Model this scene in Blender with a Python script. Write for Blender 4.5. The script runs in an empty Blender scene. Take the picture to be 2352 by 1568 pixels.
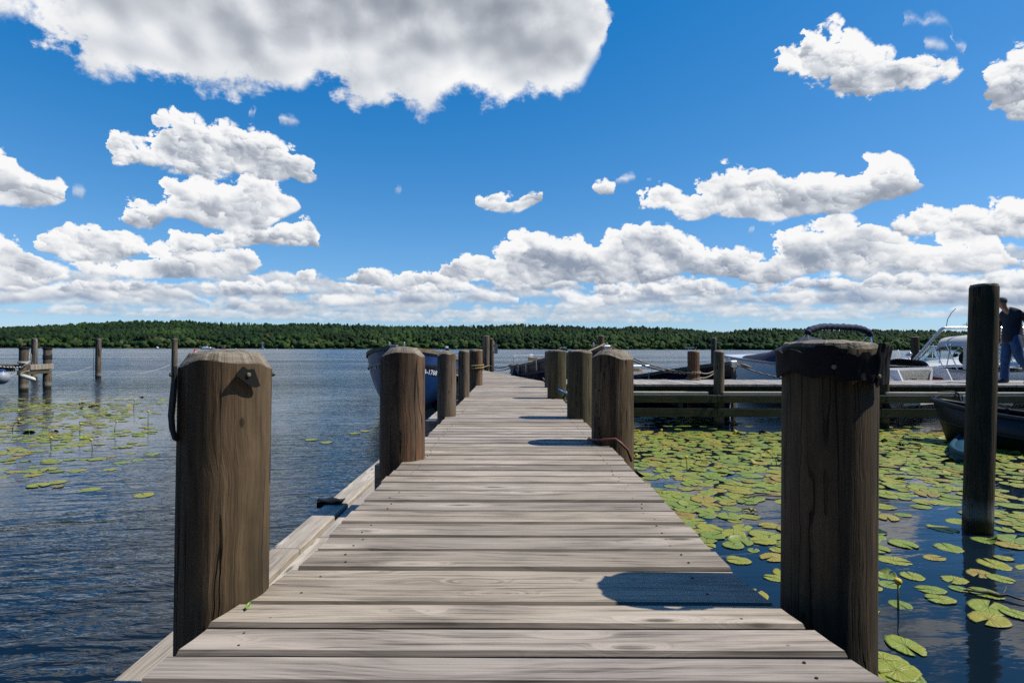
import bpy, bmesh, math, random
import numpy as np
from mathutils import Vector, Matrix, noise as mnoise
from math import sin, cos, pi, radians, sqrt, atan2, asin, tan
random.seed(7); RNG = np.random.default_rng(7)
S = bpy.context.scene
COL = S.collection
# ------------------------------------------------------------------ camera
CAM_Z = 1.5; FOC = 1307.0; PITCH = math.atan(16.5/FOC); ROLL = radians(0.13)
DECK = 0.82
F_ = Vector((0, cos(PITCH), sin(PITCH)))
R_ = Vector((cos(ROLL), -sin(ROLL)*sin(PITCH), sin(ROLL)*cos(PITCH)))
U_ = R_.cross(F_).normalized(); R_ = F_.cross(U_).normalized()
cam = bpy.data.cameras.new("camera"); camo = bpy.data.objects.new("camera", cam); COL.objects.link(camo)
cam.sensor_width = 36; cam.lens = FOC/2352*36; cam.clip_start = 0.05; cam.clip_end = 20000
M = Matrix((( R_.x, U_.x, -F_.x, 0), (R_.y, U_.y, -F_.y, 0), (R_.z, U_.z, -F_.z, CAM_Z), (0, 0, 0, 1)))
camo.matrix_world = M; S.camera = camo
def ray(px, py): return F_ + R_*((px-1176)/FOC) + U_*((784-py)/FOC)
def atz(px, py, z):
    d = ray(px, py); t = (z-CAM_Z)/d.z; return Vector((d.x*t, d.y*t, z))
def aty(px, py, Y):
    d = ray(px, py); t = Y/d.y; return Vector((d.x*t, Y, CAM_Z+d.z*t))
def s2d(x, y): return x*0.6125, y*0.6125           # photo pixels to the layout's pixels
# ------------------------------------------------------------------ object helpers
def tag(o, label=None, cat=None, group=None, kind=None):
    if label: o["label"] = label
    if cat: o["category"] = cat
    if group: o["group"] = group
    if kind: o["kind"] = kind
    return o
def empty(name, loc=(0, 0, 0), rz=0.0, label=None, cat=None, group=None):
    o = bpy.data.objects.new(name, None); COL.objects.link(o); o.location = loc; o.rotation_euler = (0, 0, rz)
    o.empty_display_size = .2
    return tag(o, label, cat, group)
class MB:
    def __init__(s): s.v = []; s.f = []; s.m = []; s.a = []; s.cm = 0; s.ca = 0.0
    def vert(s, p): s.v.append((p[0], p[1], p[2])); return len(s.v)-1
    def face(s, idx): s.f.append(tuple(idx)); s.m.append(s.cm); s.a.append(s.ca)
    def box(s, lo, hi, rz=0.0, org=(0, 0, 0), ch=0.0):
        x0, y0, z0 = lo; x1, y1, z1 = hi
        c, sn = cos(rz), sin(rz)
        def T(x, y, z): return (org[0]+x*c-y*sn, org[1]+x*sn+y*c, org[2]+z)
        if ch <= 0:
            i = [s.vert(T(*p)) for p in ((x0,y0,z0),(x1,y0,z0),(x1,y1,z0),(x0,y1,z0),(x0,y0,z1),(x1,y0,z1),(x1,y1,z1),(x0,y1,z1))]
            for q in ((0,3,2,1),(4,5,6,7),(0,1,5,4),(1,2,6,5),(2,3,7,6),(3,0,4,7)): s.face([i[k] for k in q])
        else:
            i = [s.vert(T(*p)) for p in ((x0,y0,z0),(x1,y0,z0),(x1,y1,z0),(x0,y1,z0),(x0,y0,z1-ch),(x1,y0,z1-ch),(x1,y1,z1-ch),(x0,y1,z1-ch),
                 (x0+ch,y0+ch,z1),(x1-ch,y0+ch,z1),(x1-ch,y1-ch,z1),(x0+ch,y1-ch,z1))]
            for q in ((0,3,2,1),(0,1,5,4),(1,2,6,5),(2,3,7,6),(3,0,4,7),(4,5,9,8),(5,6,10,9),(6,7,11,10),(7,4,8,11),(8,9,10,11)): s.face([i[k] for k in q])
    def tube(s, pts, r, n=8, cap=True):
        pts = [Vector(p) for p in pts]; rings = []
        rr = r if hasattr(r, '__len__') else [r]*len(pts)
        prev = None
        for k, p in enumerate(pts):
            t = (pts[min(k+1, len(pts)-1)] - pts[max(k-1, 0)]).normalized()
            if prev is None:
                a = t.cross(Vector((0, 0, 1)))
                if a.length < .1: a = t.cross(Vector((1, 0, 0)))
                a.normalize()
            else:
                a = (prev - t*prev.dot(t)).normalized()
            prev = a; b = t.cross(a)
            rings.append([s.vert(p + a*cos(2*pi*j/n)*rr[k] + b*sin(2*pi*j/n)*rr[k]) for j in range(n)])
        for k in range(len(rings)-1):
            for j in range(n): s.face((rings[k][j], rings[k][(j+1) % n], rings[k+1][(j+1) % n], rings[k+1][j]))
        if cap: s.face(rings[0][::-1]); s.face(rings[-1])
    def lathe(s, prof, c=(0, 0, 0), n=24, axis=2):
        rings = []
        for r, z in prof:
            ring = []
            for j in range(n):
                x, y = r*cos(2*pi*j/n), r*sin(2*pi*j/n)
                p = (x, y, z) if axis == 2 else ((z, x, y) if axis == 0 else (y, z, x))
                ring.append(s.vert((c[0]+p[0], c[1]+p[1], c[2]+p[2])))
            rings.append(ring)
        for k in range(len(rings)-1):
            for j in range(n): s.face((rings[k][j], rings[k][(j+1) % n], rings[k+1][(j+1) % n], rings[k+1][j]))
        s.face(rings[0][::-1]); s.face(rings[-1])
    def grid(s, fn, nu, nv, closeu=False):
        ids = [[s.vert(fn(i/(nu if closeu else nu-1), j/(nv-1))) for j in range(nv)] for i in range(nu)]
        for i in range(nu if closeu else nu-1):
            for j in range(nv-1):
                i2 = (i+1) % nu
                s.face((ids[i][j], ids[i2][j], ids[i2][j+1], ids[i][j+1]))
        return ids
    def prism(s, poly, p0, ux, uy, n, th):
        """outline poly in the plane (ux, uy) at p0, given thickness th along n"""
        p0, ux, uy, n = Vector(p0), Vector(ux), Vector(uy), Vector(n)
        a = [s.vert(p0+ux*x+uy*y) for x, y in poly]; b = [s.vert(p0+ux*x+uy*y+n*th) for x, y in poly]
        s.face(a[::-1]); s.face(b); k = len(poly)
        for j in range(k): s.face((a[j], a[(j+1) % k], b[(j+1) % k], b[j]))
    def build(s, name, mats, parent=None, smooth=False, loc=None, angle=None, fix=True):
        me = bpy.data.meshes.new(name); me.from_pydata(s.v, [], s.f)
        if not isinstance(mats, (list, tuple)): mats = [mats]
        for m in mats: me.materials.append(m)
        me.polygons.foreach_set('material_index', s.m)
        at = me.attributes.new('seed', 'FLOAT', 'FACE'); at.data.foreach_set('value', s.a)
        if fix:
            bm = bmesh.new(); bm.from_mesh(me); bmesh.ops.recalc_face_normals(bm, faces=bm.faces); bm.to_mesh(me); bm.free()
        if smooth or angle: me.polygons.foreach_set('use_smooth', [True]*len(me.polygons))
        if angle:
            try: me.set_sharp_from_angle(angle=radians(angle))
            except Exception: pass
        me.update()
        o = bpy.data.objects.new(name, me); COL.objects.link(o)
        if parent: o.parent = parent
        if loc: o.location = loc
        return o
def dup(root, loc, rz=0.0, label=None, group=None):
    r = root.copy(); COL.objects.link(r); r.location = loc; r.rotation_euler = (0, 0, rz)
    if label: r['label'] = label
    if group: r['group'] = group
    for ch in list(root.children):
        c = ch.copy(); COL.objects.link(c); c.parent = r
        for g in ch.children:
            d = g.copy(); COL.objects.link(d); d.parent = c
    return r
# ------------------------------------------------------------------ node helpers
class NT:
    def __init__(s, tree): s.t = tree; s.n = tree.nodes; s.l = tree.links
    def new(s, kind, **kw):
        nd = s.n.new(kind)
        for k, v in kw.items(): setattr(nd, k, v)
        return nd
    def put(s, sock, v):
        if v is None: return
        if isinstance(v, bpy.types.NodeSocket): s.l.new(v, sock)
        else:
            if hasattr(sock.default_value, '__len__') and not hasattr(v, '__len__'): v = [v]*len(sock.default_value)
            if hasattr(v, '__len__') and hasattr(sock.default_value, '__len__') and len(v) == 3 and len(sock.default_value) == 4: v = (*v, 1)
            sock.default_value = v
    def m(s, op, a, b=None, c=None, clamp=False):
        nd = s.new('ShaderNodeMath', operation=op); nd.use_clamp = clamp
        s.put(nd.inputs[0], a); s.put(nd.inputs[1], b); s.put(nd.inputs[2], c); return nd.outputs[0]
    def v(s, op, a, b=None, scale=None):
        nd = s.new('ShaderNodeVectorMath', operation=op)
        s.put(nd.inputs[0], a); s.put(nd.inputs[1], b)
        if scale is not None: s.put(nd.inputs['Scale'], scale)
        return nd.outputs[1] if op in ('LENGTH', 'DOT_PRODUCT', 'DISTANCE') else nd.outputs[0]
    def add(s, a, b): return s.m('ADD', a, b)
    def sub(s, a, b): return s.m('SUBTRACT', a, b)
    def mul(s, a, b): return s.m('MULTIPLY', a, b)
    def rng(s, x, a, b, c=0.0, d=1.0, smooth=False):
        nd = s.new('ShaderNodeMapRange'); nd.clamp = True
        if smooth: nd.interpolation_type = 'SMOOTHSTEP'
        for k, q in enumerate((x, a, b, c, d)): s.put(nd.inputs[k], q)
        return nd.outputs[0]
    def xyz(s, x, y, z):
        nd = s.new('ShaderNodeCombineXYZ'); s.put(nd.inputs[0], x); s.put(nd.inputs[1], y); s.put(nd.inputs[2], z); return nd.outputs[0]
    def sep(s, vv):
        nd = s.new('ShaderNodeSeparateXYZ'); s.put(nd.inputs[0], vv); return nd.outputs
    def noise(s, vec, scale, detail=4, rough=.55, dist=0.0, w=None, lac=2.0):
        nd = s.new('ShaderNodeTexNoise')
        if w is not None: nd.noise_dimensions = '4D'; s.put(nd.inputs['W'], w)
        s.put(nd.inputs['Vector'], vec); s.put(nd.inputs['Scale'], scale); s.put(nd.inputs['Detail'], detail)
        s.put(nd.inputs['Roughness'], rough); s.put(nd.inputs['Distortion'], dist); s.put(nd.inputs['Lacunarity'], lac)
        return nd.outputs[0]
    def voro(s, vec, scale, feature='F1', smooth=None, rand=1.0, out=0):
        nd = s.new('ShaderNodeTexVoronoi', feature=feature)
        s.put(nd.inputs['Vector'], vec); s.put(nd.inputs['Scale'], scale); s.put(nd.inputs['Randomness'], rand)
        if smooth is not None: s.put(nd.inputs['Smoothness'], smooth)
        return nd.outputs[out]
    def ramp(s, x, stops, mode='LINEAR'):
        nd = s.new('ShaderNodeValToRGB'); cr = nd.color_ramp; cr.interpolation = mode
        while len(cr.elements) < len(stops): cr.elements.new(.5)
        for e, (p, c) in zip(cr.elements, stops):
            e.position = p; e.color = (*c, 1) if len(c) == 3 else c
        s.put(nd.inputs[0], x); return nd.outputs[0]
    def mix(s, f, a, b, mode='MIX'):
        nd = s.new('ShaderNodeMix', data_type='RGBA', blend_type=mode)
        s.put(nd.inputs[0], f); s.put(nd.inputs[6], a); s.put(nd.inputs[7], b); return nd.outputs[2]
    def curve(s, x, pts):
        nd = s.new('ShaderNodeFloatCurve'); c = nd.mapping.curves[0]
        while len(c.points) < len(pts): c.points.new(.5, .5)
        for p, q in zip(c.points, pts): p.location = q; p.handle_type = 'AUTO_CLAMPED'
        nd.mapping.update(); s.put(nd.inputs['Value'], x); return nd.outputs[0]
    def bump(s, h, strength=.5, dist=.01, normal=None):
        nd = s.new('ShaderNodeBump'); s.put(nd.inputs['Strength'], strength); s.put(nd.inputs['Distance'], dist); s.put(nd.inputs['Height'], h)
        if normal is not None: s.put(nd.inputs['Normal'], normal)
        return nd.outputs[0]
def mat(name):
    m = bpy.data.materials.new(name); m.use_nodes = True; nt = NT(m.node_tree); b = m.node_tree.nodes['Principled BSDF']
    return m, nt, b
def plain(name, col, rough=.5, metal=0.0, var=.12, scale=8.0, bump=0.0, spec=.5, coat=0.0):
    m, n, b = mat(name)
    tc = n.new('ShaderNodeTexCoord').outputs['Object']
    nz = n.noise(tc, scale, 5, .6)
    k = n.rng(nz, .3, .7, 1-var, 1+var)
    n.put(b.inputs['Base Color'], n.mix(1.0, (*col, 1), n.xyz(k, k, k), 'MULTIPLY'))
    n.put(b.inputs['Roughness'], n.rng(nz, .3, .7, max(rough-.08, .02), min(rough+.08, 1)))
    b.inputs['Metallic'].default_value = metal; b.inputs['Specular IOR Level'].default_value = spec
    b.inputs['Coat Weight'].default_value = coat; b.inputs['Coat Roughness'].default_value = .08
    if bump: n.put(b.inputs['Normal'], n.bump(nz, .4, bump))
    return m
# ------------------------------------------------------------------ render settings, sun, sky
S.view_settings.view_transform = 'Standard'; S.view_settings.look = 'None'; S.view_settings.exposure = 0.0; S.view_settings.gamma = 1.0
S.render.engine = 'CYCLES'
S.cycles.max_bounces = 7; S.cycles.transparent_max_bounces = 8; S.cycles.caustics_reflective = False; S.cycles.caustics_refractive = False
S.cycles.sample_clamp_indirect = 4.0; S.cycles.use_denoising = False
SUN_EL = radians(53); SUN_AZ = radians(91.5)        # clockwise from +y, the direction the camera looks
sd = Vector((sin(SUN_AZ)*cos(SUN_EL), cos(SUN_AZ)*cos(SUN_EL), sin(SUN_EL)))
sl = bpy.data.lights.new('sun', 'SUN'); sl.energy = 5.0; sl.angle = radians(.53); sl.color = (1.0, .94, .83)
so = bpy.data.objects.new('sun', sl); COL.objects.link(so); so.rotation_euler = sd.to_track_quat('Z', 'Y').to_euler(); so.location = (30, 0, 40)
W = bpy.data.worlds.new('World'); S.world = W; W.use_nodes = True
w = NT(W.node_tree); bg = W.node_tree.nodes['Background']
SKY = .07; bg.inputs['Strength'].default_value = SKY
sky = w.new('ShaderNodeTexSky', sky_type='NISHITA'); sky.sun_disc = False; sky.sun_elevation = SUN_EL; sky.sun_rotation = SUN_AZ
sky.air_density = 1.0; sky.dust_density = 0.0; sky.ozone_density = 2.0; sky.altitude = 0
rs, gs, bs_ = w.sep(w.v('SCALE', sky.outputs[0], None, .1))[:3]
squash = lambda c, g, k, o: w.m('MULTIPLY_ADD', w.m('DIVIDE', c, w.m('MULTIPLY_ADD', c, k, 1.0)), g, o)
skyc = w.v('SCALE', w.v('MAXIMUM', w.xyz(squash(rs, .98, .45, -.099), squash(gs, 1.22, .5, -.035), squash(bs_, .95, 0.0, .195)), (.004,)*3), None, 1/SKY)
W.cycles.sampling_method = 'MANUAL'; W.cycles.sample_map_resolution = 512
D = w.new('ShaderNodeTexCoord').outputs['Generated']
dx, dy, dz = w.sep(D)[:3]
az = w.m('ARCTAN2', dx, dy); el = w.m('ARCSINE', w.m('MINIMUM', w.m('MAXIMUM', dz, -1.0), 1.0))
AZM = radians(46); ELM = 1.0
u = w.m('PINGPONG', w.add(az, AZM), 2*AZM); u = w.m('DIVIDE', u, 2*AZM)
ahead = w.rng(w.m('ABSOLUTE', az), radians(62), radians(84), 1, 0, True)     # clouds faded out beside and behind the viewer to lower the sky fill
def azel(px, py):
    d = ray(px, py).normalized(); return (atan2(d.x, d.y)+AZM)/(2*AZM), asin(d.z)
azs = w.sub(w.mul(u, 2*AZM), AZM)
def n2d(x, y, scale, det, rough, dist=0.0):
    nd = w.new('ShaderNodeTexNoise', noise_dimensions='2D')
    w.put(nd.inputs['Vector'], w.xyz(x, y, 0.0)); w.put(nd.inputs['Scale'], scale); w.put(nd.inputs['Detail'], det); w.put(nd.inputs['Roughness'], rough); w.put(nd.inputs['Distortion'], dist)
    return nd.outputs[0]
def v2d(x, y, scale):
    nd = w.new('ShaderNodeTexVoronoi', voronoi_dimensions='2D'); p = w.xyz(x, y, 0.0); w.put(nd.inputs['Vector'], p); w.put(nd.inputs['Scale'], scale)
    dv = w.v('SCALE', w.v('SUBTRACT', p, nd.outputs['Position']), None, scale)
    return nd.outputs[0], w.mul(w.v('DOT_PRODUCT', dv, (.50, .86, 0)), w.rng(nd.outputs[0], .25, .75, 1, 0, True))      # distance from the head's middle, and how far towards the sun on that head
cols = []
def pair(seed, sc, rough=.64):
    """ragged detail for outlines, broad lumps lit from the sun's side, rounded heads and their lit sides"""
    X = w.add(azs, seed*7.31); Y = w.add(w.mul(el, 1.3), seed*3.17)
    n1 = n2d(X, Y, 15*sc, 8, rough, .1)
    d = .022/sc
    l1 = n2d(X, Y, 9*sc, 2, .45); l2 = n2d(w.add(X, d*.5), w.add(Y, d), 9*sc, 2, .45)
    f = w.mul(w.sub(n1, .5), .085/sc); f2 = w.mul(w.sub(n2d(w.add(X, 3.7), Y, 30*sc, 5, .6), .5), .05/sc)
    vd, p1 = v2d(w.add(X, f), w.add(Y, f2), 21*sc)
    vd2, p2 = v2d(w.add(X, f2), w.sub(Y, w.mul(f, .6)), 50*sc)
    b = w.sub(1.0, w.add(w.mul(w.mul(vd, vd), .95), w.mul(w.mul(vd2, vd2), .40)))
    return n1, w.sub(l1, l2), b, w.add(w.mul(p1, 1.25), w.mul(p2, .75))
def shade(st, sb, s_, h, np_, kw):
    n1, emb, b, puff = np_
    thick = w.rng(s_, 0, kw.get('rim', .05), 0, 1, True)
    lit = w.add(w.add(w.mul(h, kw.get('hk', .95)), w.mul(emb, kw.get('emb', 1.9))), w.mul(w.sub(b, .62), kw.get('bk', .22)))
    lit = w.add(lit, w.add(w.mul(w.sub(n1, .5), kw.get('nk', .30)), w.mul(puff, kw.get('pk', .55))))
    lit = w.sub(w.add(lit, .26+kw.get('lift', 0)), w.mul(thick, kw['dark']))
    bl = kw.get('blue', 0)
    lo = kw.get('lo', (.30, .345, .425)); lo = (lo[0]-.02*bl, lo[1]+.02*bl, lo[2]+.09*bl)
    lit = w.rng(lit, -.02, .98, 0, 1)
    return w.ramp(lit, [(0.0, lo), (.30, tuple(.68*x+.32*y for x, y in zip(lo, (.80, .83, .88)))), (.58, (.70, .735, .79)), (.80, (.90, .915, .935)), (1.0, (1.02, 1.02, 1.02))])
def cloud_row(clouds, np_=None, **kw):
    """clouds: (top outline, bottom outline) lists in layout pixels; a row is one set of clouds that do not overlap in azimuth"""
    size, soft = kw['size'], kw['soft']
    tops, bots = [(0.0, .30)], [(0.0, .35)]
    last = 0.0
    for T, B in clouds:
        t = [azel(*p) for p in T]; b = [azel(*p) for p in B]
        u0, u1 = min(t[0][0], b[0][0]), max(t[-1][0], b[-1][0])
        mid0 = (t[0][1]+b[0][1])/2; mid1 = (t[-1][1]+b[-1][1])/2
        e = .005
        if u0-e > last+.002:
            tops.append((u0-e, mid0-.05)); bots.append((u0-e, mid0+.05))
        tops += t; bots += b
        tops.append((u1+e, mid1-.05)); bots.append((u1+e, mid1+.05)); last = u1+e
    tops.append((1.0, .30)); bots.append((1.0, .35))
    def dd(L):
        o = []
        for q in sorted([(min(max(a, 0), 1), min(max(c/ELM, 0), 1)) for a, c in L if -.02 <= a <= 1.02]):
            if not o or q[0]-o[-1][0] > .0015: o.append(q)
        return o
    n1, emb, b, puff = np_
    uw = w.add(u, w.mul(w.add(w.mul(w.sub(n1, .5), .9), w.mul(w.sub(b, .62), .45*kw.get('bs', .75))), size/(2*AZM)))      # torn sideways as well
    top = w.curve(uw, dd(tops)); bot = w.curve(uw, dd(bots))
    rag = w.sub(n1, .5)
    bs = kw.get('bs', .75)
    st = w.add(w.sub(top, el), w.add(w.mul(rag, size), w.mul(w.sub(b, .62), size*bs)))
    sb = w.add(w.sub(el, bot), w.add(w.mul(rag, size*(.6+kw.get('wisp', 0))), w.mul(w.sub(b, .62), size*.3*bs)))
    s_ = w.m('SMOOTH_MIN', st, sb, .01)
    a = w.rng(s_, -.25*soft, soft, 0, 1, True)
    h = w.m('DIVIDE', sb, w.m('MAXIMUM', w.add(st, sb), .004), None); h = w.rng(h, 0, 1)
    cols.append((w.mul(a, kw.get('op', 1.0)), shade(st, sb, s_, h, np_, kw)))
def band(py, hgt_px, freq, seed, cut, **kw):
    """one far bank: flat base at the height py, heads of up to hgt_px standing on it where the noise allows"""
    e0 = (800.5-py)/FOC; H = hgt_px/FOC
    X = w.add(azs, seed*5.7); Y = w.mul(el, 1.0)
    n = n2d(X, w.mul(Y, .35/1.0), freq, 5, .55)
    b = n2d(w.add(X, .7), w.add(w.mul(Y, 1.6), seed), freq*5, 4, .6)
    top = w.add(w.mul(w.sub(n, cut), H/.22), w.mul(w.sub(b, .5), H*1.1))
    yy = w.sub(el, e0)
    st = w.sub(top, yy); sb = w.add(yy, w.mul(w.sub(b, .5), H*.35))
    s_ = w.m('SMOOTH_MIN', st, sb, .004)
    a = w.rng(s_, -.001, kw.get('soft', .006), 0, kw.get('op', .95), True)
    h = w.rng(w.m('DIVIDE', yy, H), 0, 1)
    lit = w.add(w.add(w.mul(h, .85), w.mul(w.sub(b, .5), 1.7)), .14+kw.get('lift', 0))
    lo = kw.get('lo', (.40, .48, .60))
    cols.append((a, w.ramp(lit, [(0, lo), (.55, (.66, .71, .77)), (1.0, (.96, .96, .95))])))
pA = pair(1.7, 1.0); pB = pair(5.2, 1.35); pC = pair(9.4, .8)
for q, (py, hh, fr, ct) in enumerate(((744, 18, 9, .28), (735, 22, 8, .31), (725, 25, 7, .33), (713, 29, 6, .36), (700, 32, 6, .385), (686, 34, 5.5, .41), (670, 37, 5, .445), (655, 36, 4.5, .48))):
    band(py, hh, fr, q+1, ct, soft=.005+.0006*q, op=.66+.04*q, lift=-.02*q)
ROWS = []
# low bank along the horizon
cc = lambda *p: list(p)
ROWS.append((dict(seed=0, size=.030, soft=.008, op=.92, dark=.15, lift=-.16, blue=1, noisepair=pC), [
  ([(-90,690),(0,675),(90,665),(160,640),(260,655),(330,650),(420,660),(470,690)], [(-90,705),(0,700),(90,690),(160,690),(260,690),(330,690),(420,690),(470,698)]),
  ([(480,690),(560,690),(640,695),(690,705)], [(480,705),(560,718),(640,725),(690,712)]),
  ([(715,690),(760,680),(860,680),(1000,655),(1100,660),(1190,680)], [(715,700),(760,705),(860,705),(1000,695),(1100,695),(1190,695)]),
  ([(1195,680),(1300,665),(1370,680),(1440,655),(1540,665),(1550,690)], [(1195,700),(1300,695),(1370,700),(1440,700),(1540,695),(1550,695)]),
  ([(1560,690),(1700,680),(1790,670),(1880,665),(1980,655),(2050,665),(2180,650),(2300,655),(2450,640)], [(1560,700),(1700,700),(1790,700),(1880,700),(1980,700),(2050,700),(2180,700),(2300,705),(2450,700)])]))
ROWS.append((dict(seed=0, size=.034, soft=.007, op=.97, dark=.25, lift=-.10, blue=.5, noisepair=pB), [
  ([(-90,650),(0,640),(100,660),(230,640),(330,650),(430,640)], [(-90,665),(0,670),(100,672),(230,672),(330,668),(430,655)]),
  ([(470,668),(520,655),(590,645),(650,650),(715,668)], [(470,672),(520,680),(590,682),(650,680),(715,672)]),
  ([(790,655),(850,640),(940,650),(1040,640),(1130,660),(1200,640),(1330,640)], [(790,662),(850,672),(940,672),(1040,672),(1130,672),(1200,672),(1330,655)]),
  ([(1360,670),(1430,650),(1500,655),(1570,640),(1700,650),(1820,640),(1960,630),(2060,625),(2200,640),(2330,620),(2450,620)], [(1360,675),(1430,682),(1500,682),(1570,680),(1700,682),(1820,670),(1960,670),(2060,665),(2200,672),(2330,668),(2450,660)])]))
ROWS.append((dict(seed=0, size=.045, soft=.0045, dark=.36, lift=-.02, blue=.3, noisepair=pA), [
  ([(-90,555),(0,548),(60,562),(105,600),(150,622),(200,610),(290,600),(360,568),(450,572),(560,580),(602,600)], [(-90,640),(0,658),(60,662),(105,655),(150,640),(200,636),(290,640),(360,640),(450,640),(560,632),(602,612)]),
  ([(664,635),(700,618),(738,638)], [(664,640),(700,646),(738,642)]),
  ([(800,640),(860,612),(910,635),(960,622),(1035,612),(1058,572),(1120,580),(1180,562),(1232,530),(1280,548),(1330,540),(1385,562),(1412,528),(1480,515),(1540,528),(1600,560),(1690,575),(1770,580),(1812,528),(1890,508),(1985,505),(2050,535),(2120,545),(2200,520),(2290,540),(2310,575),(2352,590),(2450,590)],
   [(800,650),(860,656),(910,660),(960,655),(1035,650),(1058,648),(1120,650),(1180,660),(1232,655),(1280,648),(1330,645),(1385,650),(1412,652),(1480,650),(1540,640),(1600,630),(1690,640),(1770,655),(1812,645),(1890,625),(1985,630),(2050,615),(2120,625),(2200,625),(2290,620),(2310,615),(2352,620),(2450,620)])]))
ROWS.append((dict(seed=0, size=.042, soft=.0045, dark=.32, lift=.08, noisepair=pB), [
  ([(95,562),(130,538),(180,522),(240,525),(300,538),(345,568)], [(95,572),(130,590),(180,597),(240,597),(300,592),(345,576)]),
  ([(352,575),(380,545),(440,528),(520,530),(600,520),(650,512),(710,508),(728,530),(747,560)], [(352,582),(380,588),(440,582),(520,572),(600,565),(650,560),(710,564),(728,565),(747,564)]),
  ([(2050,510),(2075,495),(2130,478),(2180,490),(2230,470),(2300,460),(2352,464),(2450,455)], [(2050,525),(2075,540),(2130,540),(2180,530),(2230,530),(2300,545),(2352,545),(2450,540)])]))
ROWS.append((dict(seed=0, size=.044, soft=.0045, dark=.36, lift=.08, noisepair=pA), [
  ([(-90,320),(-20,328),(30,350),(60,398),(110,405),(148,420),(160,445)], [(-90,462),(-20,468),(30,470),(60,470),(110,470),(148,466),(160,455)]),
  ([(258,500),(300,488),(335,465),(362,482),(366,452),(390,425),(450,420),(520,412),(600,405),(655,432),(692,470)], [(258,512),(300,520),(335,523),(362,522),(366,510),(390,500),(450,512),(520,528),(600,530),(655,500),(692,480)]),
  ([(1098,470),(1130,455),(1180,446),(1225,448),(1255,450)], [(1098,474),(1130,484),(1180,488),(1225,470),(1255,453)]),
  ([(1366,425),(1385,410),(1405,420),(1422,435)], [(1366,435),(1385,447),(1405,445),(1422,438)]),
  ([(1462,465),(1500,430),(1530,420),(1565,440),(1605,428),(1650,402),(1710,380),(1770,392),(1820,408),(1900,398),(1970,392),(2010,362),(2060,358),(2100,385),(2125,415)], [(1462,475),(1500,482),(1530,480),(1565,492),(1605,508),(1650,495),(1710,505),(1770,508),(1820,502),(1900,490),(1970,482),(2010,470),(2060,462),(2100,445),(2125,425)])]))
ROWS.append((dict(seed=0, size=.045, soft=.006, dark=.30, lift=.05, wisp=.4, noisepair=pB), [
  ([(258,330),(285,298),(310,325),(345,330),(355,285),(400,258),(450,268),(500,288),(560,298),(610,305),(650,330),(700,352),(733,395)], [(258,345),(285,375),(310,378),(345,380),(355,385),(400,395),(450,402),(500,404),(560,402),(610,405),(650,415),(700,425),(733,408)]),
  ([(1775,150),(1800,122),(1840,112),(1848,68),(1885,75),(1925,50),(1970,80),(2030,112),(2100,132),(2170,135),(2218,152)], [(1775,160),(1800,175),(1840,188),(1848,190),(1885,196),(1925,203),(1970,210),(2030,215),(2100,196),(2170,185),(2218,162)]),
  ([(2240,185),(2270,150),(2310,125),(2352,118),(2450,95)], [(2240,195),(2270,240),(2310,258),(2352,262),(2450,250)])]))
ROWS.append((dict(seed=0, size=.110, soft=.022, dark=.54, lift=.55, wisp=.5, rim=.10, hk=.10, emb=1.5, bk=.0, bs=.25, nk=.55, pk=.05, lo=(.31,.345,.405), noisepair=pC), [
  ([(-120,20),(-60,-60),(0,-120),(150,-220),(400,-300),(800,-320),(1200,-260),(1340,-120),(1385,0),(1402,40)],
   [(-120,40),(-60,58),(0,55),(60,50),(105,70),(150,115),(190,150),(240,165),(330,172),(420,195),(520,198),(620,222),(690,215),(735,185),(790,215),(830,238),(900,245),(960,252),(1040,238),(1140,232),(1220,220),(1330,205),(1360,165),(1385,120),(1402,60)])]))
ROWS.insert(3, (dict(size=.020, soft=.016, dark=.1, lift=.05, wisp=.6, noisepair=pB), [
  ([(576,255),(584,248),(592,250)], [(576,262),(584,266),(592,260)]),
  ([(643,272),(665,264),(690,278)], [(643,282),(665,290),(690,286)]),
  ([(1412,412),(1440,400),(1464,405)], [(1412,418),(1440,416),(1464,411)]),
  ([(2078,42),(2096,32),(2118,46),(2140,38),(2180,48)], [(2078,48),(2096,48),(2118,66),(2140,62),(2180,60)]),
  ([(2194,102),(2212,100),(2226,112)], [(2194,108),(2212,114),(2226,118)])]))
ROWS.insert(4, (dict(size=.020, soft=.018, dark=.1, lift=.05, wisp=.6, noisepair=pC), [
  ([(165,438),(185,432),(204,440)], [(165,452),(185,456),(204,446)]),
  ([(905,436),(915,431),(926,438)], [(905,442),(915,446),(926,442)]),
  ([(1716,520),(1726,516),(1734,522)], [(1716,534),(1726,540),(1734,532)]),
  ([(2124,95),(2150,92),(2180,108)], [(2124,100),(2150,112),(2180,114)])]))
for kw, cl in ROWS:
    kw = dict(kw); kw['np_'] = kw.pop('noisepair'); kw.pop('seed', None); cloud_row(cl, **kw)
base = skyc
WH = .93/SKY
for a, c in cols:
    base = w.mix(w.mul(a, ahead), base, w.mix(1.0, c, (WH, WH, WH, 1), 'MULTIPLY'))
w.l.new(base, bg.inputs['Color'])
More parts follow.
